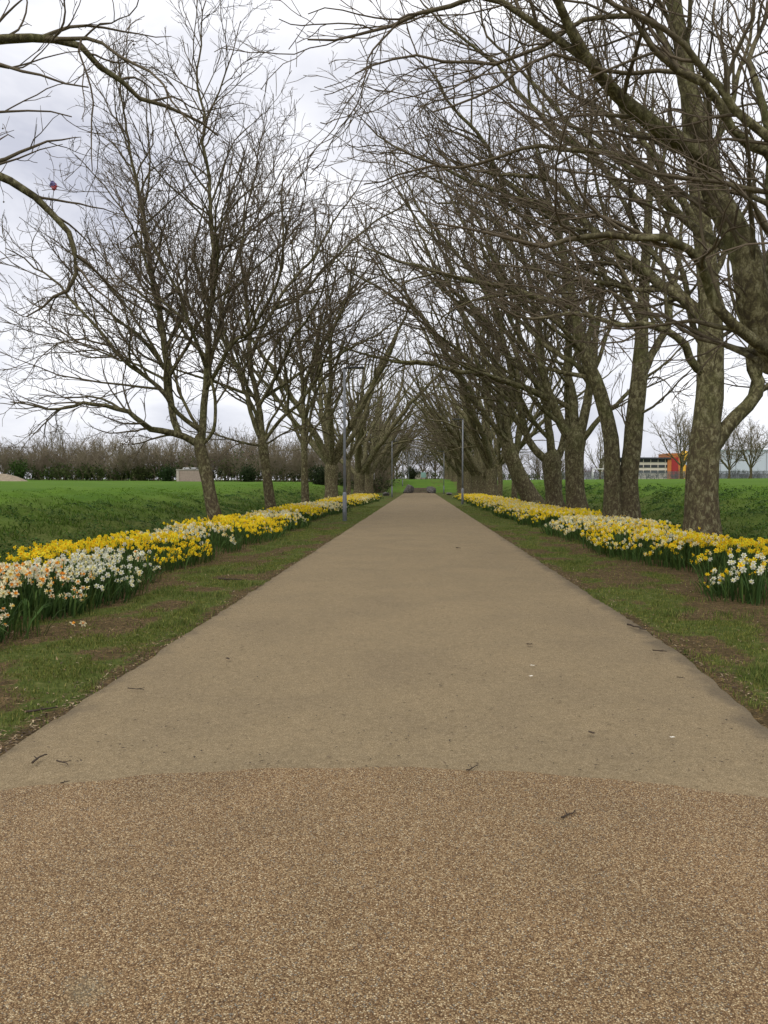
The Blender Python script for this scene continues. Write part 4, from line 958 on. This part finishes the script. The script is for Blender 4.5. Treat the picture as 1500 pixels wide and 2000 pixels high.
def daffodils():
    rng = np.random.default_rng(19); fl, lv = [], []
    for side, y0, y1, xi, xo, sl, mixd, dn in BEDS:
        A = (y1 - y0) * (xo - xi); yc = (y0 + y1) / 2
        per = 98 if yc < 20 else 76 if yc < 40 else 40
        for dest, dens in ((fl, per * dn), (lv, (190 if yc < 20 else 110 if yc < 40 else 55) * (.5 + .5 * dn))):
            n = int(A * dens); u = rng.random(n); ax = xi + (xo - xi) * u; y = rng.uniform(y0, y1, n) + sl * (ax - xi) * 1.2
            ax = ax + .42 * (fbm(y * .9, y * 0 + side, 88) - .5) * 2 * (1 - u) - (.16 * (1 - u) * rng.random(n) if dest is lv else 0)
            keep = fbm(ax * 2.1, y * 1.7, 91) > (.37 if dest is fl else .2)
            # ragged rounded corners
            ey = np.minimum(y - y0 - sl * (ax - xi) * 1.2, y1 + sl * (ax - xi) * 1.2 - y); keep &= ~((u < .16) & (ey < .35)); 
            ax, y, u = ax[keep], y[keep], u[keep]
            dest.append(np.stack([side * ax, y, u, np.full(len(y), 0)], 1))
            if dest is fl:
                kk = list(mixd); ch = rng.choice(len(kk), len(y), p=np.array(list(mixd.values())) / sum(mixd.values()))
                dest[-1][:, 3] = [[WHITE, CREAM, YEL, ORW].index(kk[c]) for c in ch]
    fl, lv = np.concatenate(fl), np.concatenate(lv)
    # heights: the front rank carries flowers lower down and leans out over the verge
    def height(a): 
        f = np.clip(a[:, 2] / .22, 0, 1)
        return (.17 + .25 * f) * rng.uniform(.78, 1.16, len(a)) * (.80 + .42 * fbm(a[:, 0] * 1.3, a[:, 1] * .8, 95)) + .02
    h = height(fl); x, y = fl[:, 0], fl[:, 1]; z = ground_z(x, y)
    kind = fl[:, 3].astype(int); names = [WHITE, CREAM, YEL, ORW]
    lean = rng.normal(0, .07, (len(fl), 2)); lean[:, 0] -= np.sign(x) * .10 * (1 - np.clip(fl[:, 2] / .22, 0, 1)); lean *= (h / .4)[:, None]
    head = np.stack([x + lean[:, 0], y + lean[:, 1], z + h], 1)
    # most blooms look towards the light and the open path
    yaw = np.where(x < 0, -.55, math.pi + .75) + rng.normal(0, .85, len(fl)); yaw = np.where(x > 0, yaw + .2, yaw)
    yaw = np.where(rng.random(len(fl)) < .35, rng.uniform(-math.pi, math.pi, len(fl)), yaw)
    pit = rng.normal(.30, .30, len(fl)); size = rng.uniform(.076, .106, len(fl)) * np.where(kind == 0, .92, 1) * np.where(kind == 3, 1.08, 1)
    px, py = project(head); inf = (px > -15) & (px < 1515) & (py < 2000); dist = np.hypot(x, y)
    order = np.argsort(np.where(inf, dist - .9 * (fl[:, 2] < .3), 1e6)); single = np.zeros(len(fl), bool); single[order[:300]] = True
    far_l = y > 22
    cf = np.stack([np.cos(yaw) * np.cos(pit), np.sin(yaw) * np.cos(pit), np.sin(pit)], 1)
    rt = np.stack([-np.sin(yaw), np.cos(yaw), 0 * yaw], 1); upv = np.cross(cf, rt)
    # --- massed flowers
    V_, Q_, T_, C_, n = [], [], [], [], 0
    for lod, sel in ((0, ~single & ~far_l), (1, ~single & far_l)):
        PV, PQ, CV, CQ, CT = flower_template(lod); i = np.where(sel)[0]
        sc = size[i] * (1.0 if lod == 0 else 1.12)
        for TV, tq, tt, ci in ((PV, PQ, None, 0), (CV, CQ, CT, 1)):
            W = head[i][:, None] + sc[:, None, None] * (TV[None, :, 0:1] * cf[i][:, None] + TV[None, :, 1:2] * rt[i][:, None] + TV[None, :, 2:3] * upv[i][:, None])
            k = len(TV); base = (np.arange(len(i)) * k + n)[:, None, None]
            Q_.append((tq[None] + base).reshape(-1, 4)); 
            if tt is not None: T_.append((tt[None] + base).reshape(-1, 3))
            V_.append(W.reshape(-1, 3)); n += len(i) * k
            c = AV([PAL[names[q]][ci] for q in range(4)])[kind[i]] * rng.uniform(.86, 1.08, (len(i), 1)); C_.append(np.repeat(np.clip(c, 0, .9), k, 0))
    o = obj('daffodils', mesh_np('daffodils', np.concatenate(V_), np.concatenate(Q_), np.concatenate(T_), M_PETAL, {'col': np.concatenate(C_)}, False))
    tag(o, 'massed yellow, cream and white daffodil flowers in the long beds', 'flowers', kind='stuff')
    # --- stems of the massed flowers, and strap leaves
    i = np.where(~single & (y < 40))[0]
    foot = np.stack([x[i], y[i], z[i] - .02], 1); top = head[i] - cf[i] * .02
    pos = np.stack([foot, foot * .5 + top * .5 - np.c_[lean[i] * .2, np.zeros(len(i))], top], 1); V, Q, R = tubes(pos, np.full((len(i), 3), .0042), 3)
    Vs, Qs, Cs, n = [V], [Q], [np.tile(AV([[.075, .135, .035]]), (len(V), 1))], len(V)
    m = len(lv); lx, ly = lv[:, 0], lv[:, 1]; lz = ground_z(lx, ly)
    fr = np.clip(lv[:, 2] / .2, 0, 1); lh = rng.uniform(.23, .43, m) * (.78 + .22 * fr); a = rng.uniform(0, 2 * math.pi, m)
    out = rng.uniform(.03, .17, m) * (1 + .5 * (1 - fr)); dx, dy = np.cos(a) * out, np.sin(a) * out; dx -= np.sign(lx) * .07 * (1 - fr)
    wd = rng.uniform(.006, .0095, m) * np.where(ly > 22, 1.7, 1); wx, wy = -np.sin(a) * wd, np.cos(a) * wd
    rows = []
    droopy = np.where(rng.random(m) < .22, rng.uniform(.5, .85, m), 1)
    for t, ww, hz, oo in ((0, .8, 0, 0), (.45, 1, .55, .28), (.8, .9, .93, .68), (1, .12, 1.0, 1.1)):
        hh = lh * (hz if t < .9 else hz * droopy)
        cx, cy, cz = lx + dx * oo, ly + dy * oo, lz + hh - .01
        rows += [np.stack([cx - wx * ww, cy - wy * ww, cz], 1), np.stack([cx + wx * ww, cy + wy * ww, cz], 1)]
    LV = np.stack(rows, 1).reshape(-1, 3)
    lq = AV([[0, 1, 3, 2], [2, 3, 5, 4], [4, 5, 7, 6]])
    LQ = (lq[None] + (np.arange(m) * 8)[:, None, None]).reshape(-1, 4) + n
    g = AV([.042, .082, .020]) * rng.uniform(.55, 1.45, (m, 1)) + AV([.018, .012, 0]) * rng.random((m, 1))
    Vs.append(LV); Qs.append(LQ); Cs.append(np.repeat(g, 8, 0))
    o = obj('daffodil_leaves', mesh_np('daffodil_leaves', np.concatenate(Vs), np.concatenate(Qs), None, M_BLADE, {'col': np.concatenate(Cs)}))
    tag(o, 'dense dark green strap leaves and stems filling the daffodil beds', 'leaves', kind='stuff')
    # --- the 300 nearest blooms, each a plant of its own
    PV, PQ, CV, CQ, CT = flower_template(0); tm = {}
    for q, nm in enumerate(names):
        for v in range(3):
            tilt = [-.05, .2, .45][v]; R = AV([[math.cos(tilt), 0, -math.sin(tilt)], [0, 1, 0], [math.sin(tilt), 0, math.cos(tilt)]]).T
            jit = lambda A: A * .088 + AV([0, 0, .40])
            cp = [AV(PAL[nm][ci]) * rng.uniform(.92, 1.05) for ci in (0, 1)]
            pv = PV.copy(); pv += rng.normal(0, .018, pv.shape)
            pm = mesh_np('petals', (pv @ R) * .088 + AV([.014, 0, .40]), PQ, None, M_PETAL, {'col': np.tile(cp[0], (len(PV), 1))}, False)
            cm = mesh_np('cup', (CV @ R) * .088 + AV([.014, 0, .40]), CQ, CT, M_PETAL, {'col': np.tile(cp[1], (len(CV), 1))}, False)
            sV, sQ, _ = tubes(AV([[(-.02, .01, -.02), (-.015, 0, .2), (-.012, 0, .385), (.012, 0, .40)]]), AV([[.0048, .0045, .004, .004]]), 5)
            sm = mesh_np('stem', sV, sQ, None, M_BLADE, {'col': np.tile(AV([[.08, .14, .04]]), (len(sV), 1))})
            LVv, LQq = [], []
            for k in range(3):
                aa = rng.uniform(0, 6.28); oo = rng.uniform(.04, .13); hh = rng.uniform(.24, .38); b = len(LVv)
                for t, ww, hz in ((0, .007, 0), (.3, .009, .55), (.7, .008, .92), (1.1, .001, 1)):
                    for sg in (-1, 1): LVv.append((math.cos(aa) * oo * t - sg * math.sin(aa) * ww, math.sin(aa) * oo * t + sg * math.cos(aa) * ww, hh * hz - .01))
                LQq += [[b, b + 1, b + 3, b + 2], [b + 2, b + 3, b + 5, b + 4], [b + 4, b + 5, b + 7, b + 6]]
            lm = mesh_np('leaves', LVv, LQq, None, M_BLADE, {'col': np.tile(AV([[.042, .082, .022]]) * rng.uniform(.8, 1.2), (len(LVv), 1))})
            tm[(q, v)] = (pm, cm, sm, lm)
    LAB = ['white-petalled daffodil with pale yellow cup', 'cream daffodil with yellow cup', 'all-yellow daffodil', 'cream daffodil with orange cup']
    for i in np.where(single)[0]:
        where = 'in the near end of the left bed' if x[i] < 0 else 'in the near clump of the right bed'
        e = empty('daffodil', (x[i], y[i], z[i]), yaw[i]); s = h[i] / .4; k = size[i] / .088
        e.scale = (k, k, s * .5 + k * .5 if s > .75 else s); e.scale = (max(.85, s), max(.85, s), s) 
        # lean as the stem does
        e.rotation_euler = Matrix.Rotation(yaw[i], 3, 'Z').to_euler()
        d = Vector((lean[i, 0], lean[i, 1], h[i])).normalized(); e.rotation_euler = (Vector((0, 0, 1)).rotation_difference(d).to_matrix() @ Matrix.Rotation(yaw[i], 3, 'Z')).to_euler()
        tag(e, '%s %s' % (LAB[kind[i]], where), 'daffodil', '%s, %s' % (LAB[kind[i]], where))
        pm, cm, sm, lm = tm[(kind[i], int(rng.integers(0, 3)))]
        obj('petals', pm, e); obj('cup', cm, e); obj('stem', sm, e); obj('leaves', lm, e)
    # picked daffodil lying on the verge
    p = G(150, 1228); e = empty('fallen_daffodil', (p[0], p[1], gz(p[0], p[1]) + .03), .3); tag(e, 'snapped-off cream daffodil heads lying on the verge by the left bed', 'daffodil')
    for k, (ox, rot) in enumerate(((-.04, .9), (.06, .2))):
        for nme, me in (('petals', tm[(3, k)][0]), ('cup', tm[(3, k)][1])):
            o = obj(nme, me, e); o.rotation_euler = (0, -rot, k * 1.3); mt = o.rotation_euler.to_matrix()
            o.location = Vector((ox, 0, .02)) - mt @ Vector((.014, 0, .40))
daffodils()

# ------------------------------------------------------------------ grass and litter
def blades(name, x, y, h, wdt, lean, col, mat, seg=2, label=None):
    rng = np.random.default_rng(len(x)); n = len(x); z = ground_z(x, y); a = rng.uniform(0, 2 * math.pi, n)
    o = rng.normal(0, 1, n) * lean * h; dx, dy = np.cos(a) * o, np.sin(a) * o; b = rng.uniform(0, math.pi, n)
    wx, wy = np.cos(b) * wdt, np.sin(b) * wdt
    p0, p1 = np.stack([x - wx, y - wy, z - .01], 1), np.stack([x + wx, y + wy, z - .01], 1)
    q0 = np.stack([x + dx * .4 - wx * .8, y + dy * .4 - wy * .8, z + h * .6], 1); q1 = np.stack([x + dx * .4 + wx * .8, y + dy * .4 + wy * .8, z + h * .6], 1)
    t = np.stack([x + dx, y + dy, z + h], 1)
    V = np.stack([p0, p1, q1, q0, t], 1).reshape(-1, 3); b0 = np.arange(n) * 5
    Q = np.stack([b0, b0 + 1, b0 + 2, b0 + 3], 1); T = np.stack([b0 + 3, b0 + 2, b0 + 4], 1)
    o = obj(name, mesh_np(name, V, Q, T, mat, {'col': np.repeat(col, 5, 0)}, True)); tag(o, label, 'grass', kind='stuff'); return o
def grass():
    rng = np.random.default_rng(31)
    # verge
    xs, ys = [], []
    for s in (-1, 1):
        for y0, y1, d in ((4.5, 9, 3600), (9, 15, 2300), (15, 26, 1100), (26, 50, 330)):
            n = int((y1 - y0) * 2.1 * d); ax = rng.uniform(2.2, 4.3, n); y = rng.uniform(y0, y1, n); x = s * ax
            tuft = fbm(x * 4, y * 4, 71, 2); keep = rng.random(n) < np.clip((1 - soil_w(x, y) * .95) * (.25 + .75 * sstep(.30, .58, tuft)) * .9 + .02, 0, 1)
            keep &= ax > path_edge(y, s) - .01
            xs.append(x[keep]); ys.append(y[keep])
    x, y = np.concatenate(xs), np.concatenate(ys); n = len(x)
    big = sstep(.62, .75, fbm(x * 1.7, y * 1.7, 72, 2))
    h = rng.uniform(.014, .034, n) * (1 + 1.3 * big)
    c = AV([.125, .150, .032]) * rng.uniform(.5, 1.4, (n, 1)) + AV([.11, .075, .03]) * (rng.random((n, 1)) < .22) - AV([.02, .01, 0]) * big[:, None]
    blades('verge_grass', x, y, h, rng.uniform(.0018, .0032, n) * (1 + y / 26), .7, np.clip(c, .01, 1), M_BLADE, label='short patchy grass on the verges beside the path')
    # a few thick tufts in the right foreground
    # bank
    xs, ys = [], []
    for s in (-1, 1):
        for y0, y1, d in ((9, 22, 130), (22, 45, 75), (45, 100, 22)):
            n = int((y1 - y0) * 10 * d); ax = rng.uniform(6.3, 16.3, n); y = rng.uniform(y0, y1, n); x = s * ax
            keep = rng.random(n) < sstep(.30, .62, fbm(x * 1.1, y * 1.1, 75 + s, 3)) * 1.1
            xs.append(x[keep]); ys.append(y[keep])
    x, y = np.concatenate(xs), np.concatenate(ys); n = len(x); cl = fbm(x * 1.6, y * 1.6, 78, 3); top = sstep(9.0, 14.5, np.abs(x) + 2.4 * (fbm(x * .6, y * .6, 31) - .5))
    h = (rng.uniform(.05, .15, n) * (.5 + 1.2 * cl)) * (1 - .7 * top)
    c = (AV([.068, .112, .016]) * (1 - top[:, None]) + AV([.100, .185, .020]) * top[:, None]) * rng.uniform(.6, 1.4, (n, 1))
    blades('bank_grass', x, y, h, rng.uniform(.006, .012, n) * (.7 + y / 35), .9, c, M_BLADE, label='long dark tussocky grass and weeds on the banks behind the trees')
    # leafy weeds (broad leaves in clumps) on the banks
    nc = 2300; sd = rng.choice([-1, 1], nc, p=[.35, .65]); cx = (7.2 + np.where(sd > 0, 6.6, 4.6) * rng.random(nc) ** 1.25) * sd; cy = 10 + 60 * rng.random(nc) ** 1.5
    k = 26; rr = np.abs(rng.normal(0, .22, (nc, k))); aa = rng.uniform(0, 6.28, (nc, k)); lx = (cx[:, None] + rr * np.cos(aa)).ravel(); ly = (cy[:, None] + rr * np.sin(aa)).ravel()
    ch = rng.uniform(.08, .26, nc); lz = ground_z(lx, ly) + (ch[:, None] * np.exp(-(rr / .3) ** 2) * rng.uniform(.5, 1.1, (nc, k))).ravel()
    N = nc * k; s = rng.uniform(.016, .040, N) * (.8 + ly / 60); u = norm(rng.normal(0, 1, (N, 3)) * AV([1, 1, .45])); v = norm(np.cross(u, rng.normal(0, .5, (N, 3)) + UP)); cpt = np.stack([lx, ly, lz], 1)
    V = np.stack([cpt - u * s[:, None], cpt + v * s[:, None] * .55, cpt + u * s[:, None], cpt - v * s[:, None] * .55], 1).reshape(-1, 3)
    c = np.repeat(np.repeat(AV([.042, .085, .018]) * rng.uniform(.55, 1.6, (nc, 1)), k, 0) * rng.uniform(.75, 1.3, (N, 1)), 4, 0)
    tag(obj('weeds', mesh_np('weeds', V, np.arange(N * 4).reshape(-1, 4), None, M_BLADE, {'col': c}, False)), 'clumps of broad-leaved weeds over both banks', 'weeds', kind='stuff')
    # litter: straw, bark flakes and leaf scraps on the verge, a little on the path
    N = 12500; s = rng.choice([-1, 1], N); ax = np.where(rng.random(N) < .45, rng.uniform(2.24, 4.2, N), np.where(rng.random(N) < .62, 2.26 + np.abs(rng.normal(0, .14, N)), rng.uniform(0, 2.3, N))); y = 3.9 + 26 * rng.random(N) ** 1.7
    on = ax < 2.3; keep = ~on | (rng.random(N) < .55); s, ax, y, on = s[keep], ax[keep], y[keep], on[keep]; x = s * ax; N = len(x)
    z = np.where(on, .035, ground_z(x, y)) + .006; a = rng.uniform(0, math.pi, N); L = rng.uniform(.006, .034, N) * np.where(on, .55, 1); B = rng.uniform(.0018, .007, N)
    dx, dy = np.cos(a), np.sin(a); tz = rng.normal(0, .25, N) * L * np.where(on, .2, 1)
    V = np.stack([np.stack([x - dx * L + dy * B * .4, y - dy * L - dx * B * .4, z - tz], 1), np.stack([x + dy * B, y - dx * B, z + .002], 1), np.stack([x + dx * L, y + dy * L, z + tz], 1), np.stack([x - dy * B, y + dx * B, z + .002], 1)], 1).reshape(-1, 3)
    pal = AV([[.30, .21, .11], [.18, .12, .07], [.09, .06, .04], [.42, .33, .20], [.05, .035, .025]]); pi = rng.integers(0, 5, N); pi = np.where(on, np.where(rng.random(N) < .75, 4, 2), pi)
    c = np.repeat(pal[pi] * rng.uniform(.7, 1.2, (N, 1)), 4, 0)
    tag(obj('litter', mesh_np('litter', V, np.arange(N * 4).reshape(-1, 4), None, M_BITS, {'col': c}, False)), 'scattered straw, bark flakes and leaf scraps on verge and path', 'litter', kind='stuff')
grass()

def small_things():
    def pathz(x): return .036 + .018 * (1 - min(1, abs(x) / 2.3) ** 2) * .5
    S = [((62, 1492), (92, 1478), .010, 'forked twig lying at the left edge of the path near the paving seam'),
         ((112, 1489), (132, 1497), .006, 'short curved twig on the path just right of the forked twig'),
         ((118, 1534), (136, 1530), .005, 'short twig lying along the paving seam at the left'),
         ((915, 1511), (931, 1501), .0055, 'thin twig lying across the paving seam right of centre'),
         ((1096, 1605), (1122, 1590), .0065, 'crooked dark twig on the brown gravel paving at the right'),
         ((1230, 1222), (1262, 1232), .016, 'dark twig on the right-hand edge of the path'),
         ((1272, 1272), (1302, 1275), .010, 'twig on the right of the path below the one on its edge'),
         ((250, 1346), (285, 1350), .006, 'long thin twig near the left edge of the path'),
         ((50, 1387), (112, 1378), .012, 'longest stick lying on the left verge'),
         ((425, 1130), (470, 1131), .025, 'dark stick on the verge beside the left daffodil bed'),
         ((1322, 1325), (1336, 1327), .008, 'small twig near the right edge of the path, lowest there')]
    rng = np.random.default_rng(3)
    for a, b, r, lab in S:
        p, q = G(*a, .03), G(*b, .03); z = lambda v: (pathz(v[0]) if abs(v[0]) < 2.28 else gz(v[0], v[1]) + .012) + r * .7
        n = 5; pts = [p + (q - p) * k / n for k in range(n + 1)]; L = np.linalg.norm(q - p); r = min(r * .7, L * .045 + .0015)
        pts = [AV([v[0] + rng.normal(0, L * .05), v[1] + rng.normal(0, L * .05), z(v)]) for v in pts]; o = pts[0].copy()
        mb = MB().tube([v - o for v in pts], np.linspace(r, r * .5, n + 1), 6)
        d = (pts[3] - pts[1]); sd = AV([-d[1], d[0], 0]) * .7 + d * .7; mb.tube([pts[2] - o, pts[2] - o + sd * .6, pts[2] - o + sd + AV([0, 0, .004])], [r * .6, r * .45, r * .3], 5)
        tag(mb.build('fallen_twig', M_STICK, None, o, True), lab, 'twig', 'twigs fallen on the path')
    leafm = plain('dead_leaf', (.065, .045, .03), .9, .3, 60); petm = plain('dropped_petal', (.72, .68, .58), .7, .08, 30)
    for px, py, s, m, nm, lab in ((1034, 1262, .040, leafm, 'dead_leaf', 'dark dead leaf on the path right of centre'), (895, 1072, .075, leafm, 'dead_leaf', 'dark dead leaf far along the middle of the path'),
                                  (445, 1290, .035, leafm, 'dead_leaf', 'dark dead leaf towards the left of the path'), (1155, 1437, .03, leafm, 'dead_leaf', 'small dark dead leaf low on the right of the path'),
                                  (1040, 1304, .022, petm, 'petal', 'upper of two pale petals on the path'), (1037, 1325, .022, petm, 'petal', 'lower of two pale petals on the path'), (1313, 1445, .018, petm, 'petal', 'single pale petal at the lower right of the path')):
        p = G(px, py, .035); n = 7; V = [(0, 0, .004)]
        for k in range(n * 2):
            a = k * math.pi / n; rr = s * (.75 + .35 * ((k * 7) % 3) / 2) * (1 if k % 2 else .7); V.append((rr * math.cos(a), rr * .6 * math.sin(a), .004 + .25 * s * abs(math.sin(a * 1.5))))
        T = [[0, k + 1, (k + 1) % (2 * n) + 1] for k in range(2 * n)]
        o = obj(nm, mesh_np(nm, V, None, T, m, None, False), None, (p[0], p[1], pathz(p[0]) + .004)); o.rotation_euler = (0, 0, px); tag(o, lab, 'leaf' if nm == 'dead_leaf' else 'petal')
    # scrap caught in the branches
    Y = 11.4; p = P(104, 363, Y); e = empty('foil_scrap', p); tag(e, 'small red and blue scrap caught in bare twigs at the upper left', 'litter')
    rg = np.random.default_rng(9)
    for nm, c, off, sz in (('red_half', (.30, .05, .06), (.012, 0, -.022), .05), ('blue_half', (.14, .12, .26), (-.01, .01, .025), .05)):
        th = np.linspace(0, math.pi, 8); D = AV([[math.sin(t) * math.cos(q), math.sin(t) * math.sin(q), math.cos(t)] for t in th for q in np.arange(12) * math.pi / 6])
        V = D * (sz * AV([1, .45, .75])) * (1 + rg.normal(0, .3, (len(D), 1))) + AV(off); idx = np.arange(96).reshape(8, 12); nx = np.roll(idx, -1, 1)
        obj(nm, mesh_np(nm, V, np.stack([idx[:-1], idx[1:], nx[1:], nx[:-1]], -1).reshape(-1, 4), None, plain(nm + '_film', c, .3, .2, 20), None, False), e)
small_things()
print('TRIS', sum(len(p.vertices) - 2 for m in bpy.data.meshes for p in m.polygons) if False else sum(len(m.loops) - 2 * len(m.polygons) for m in bpy.data.meshes))
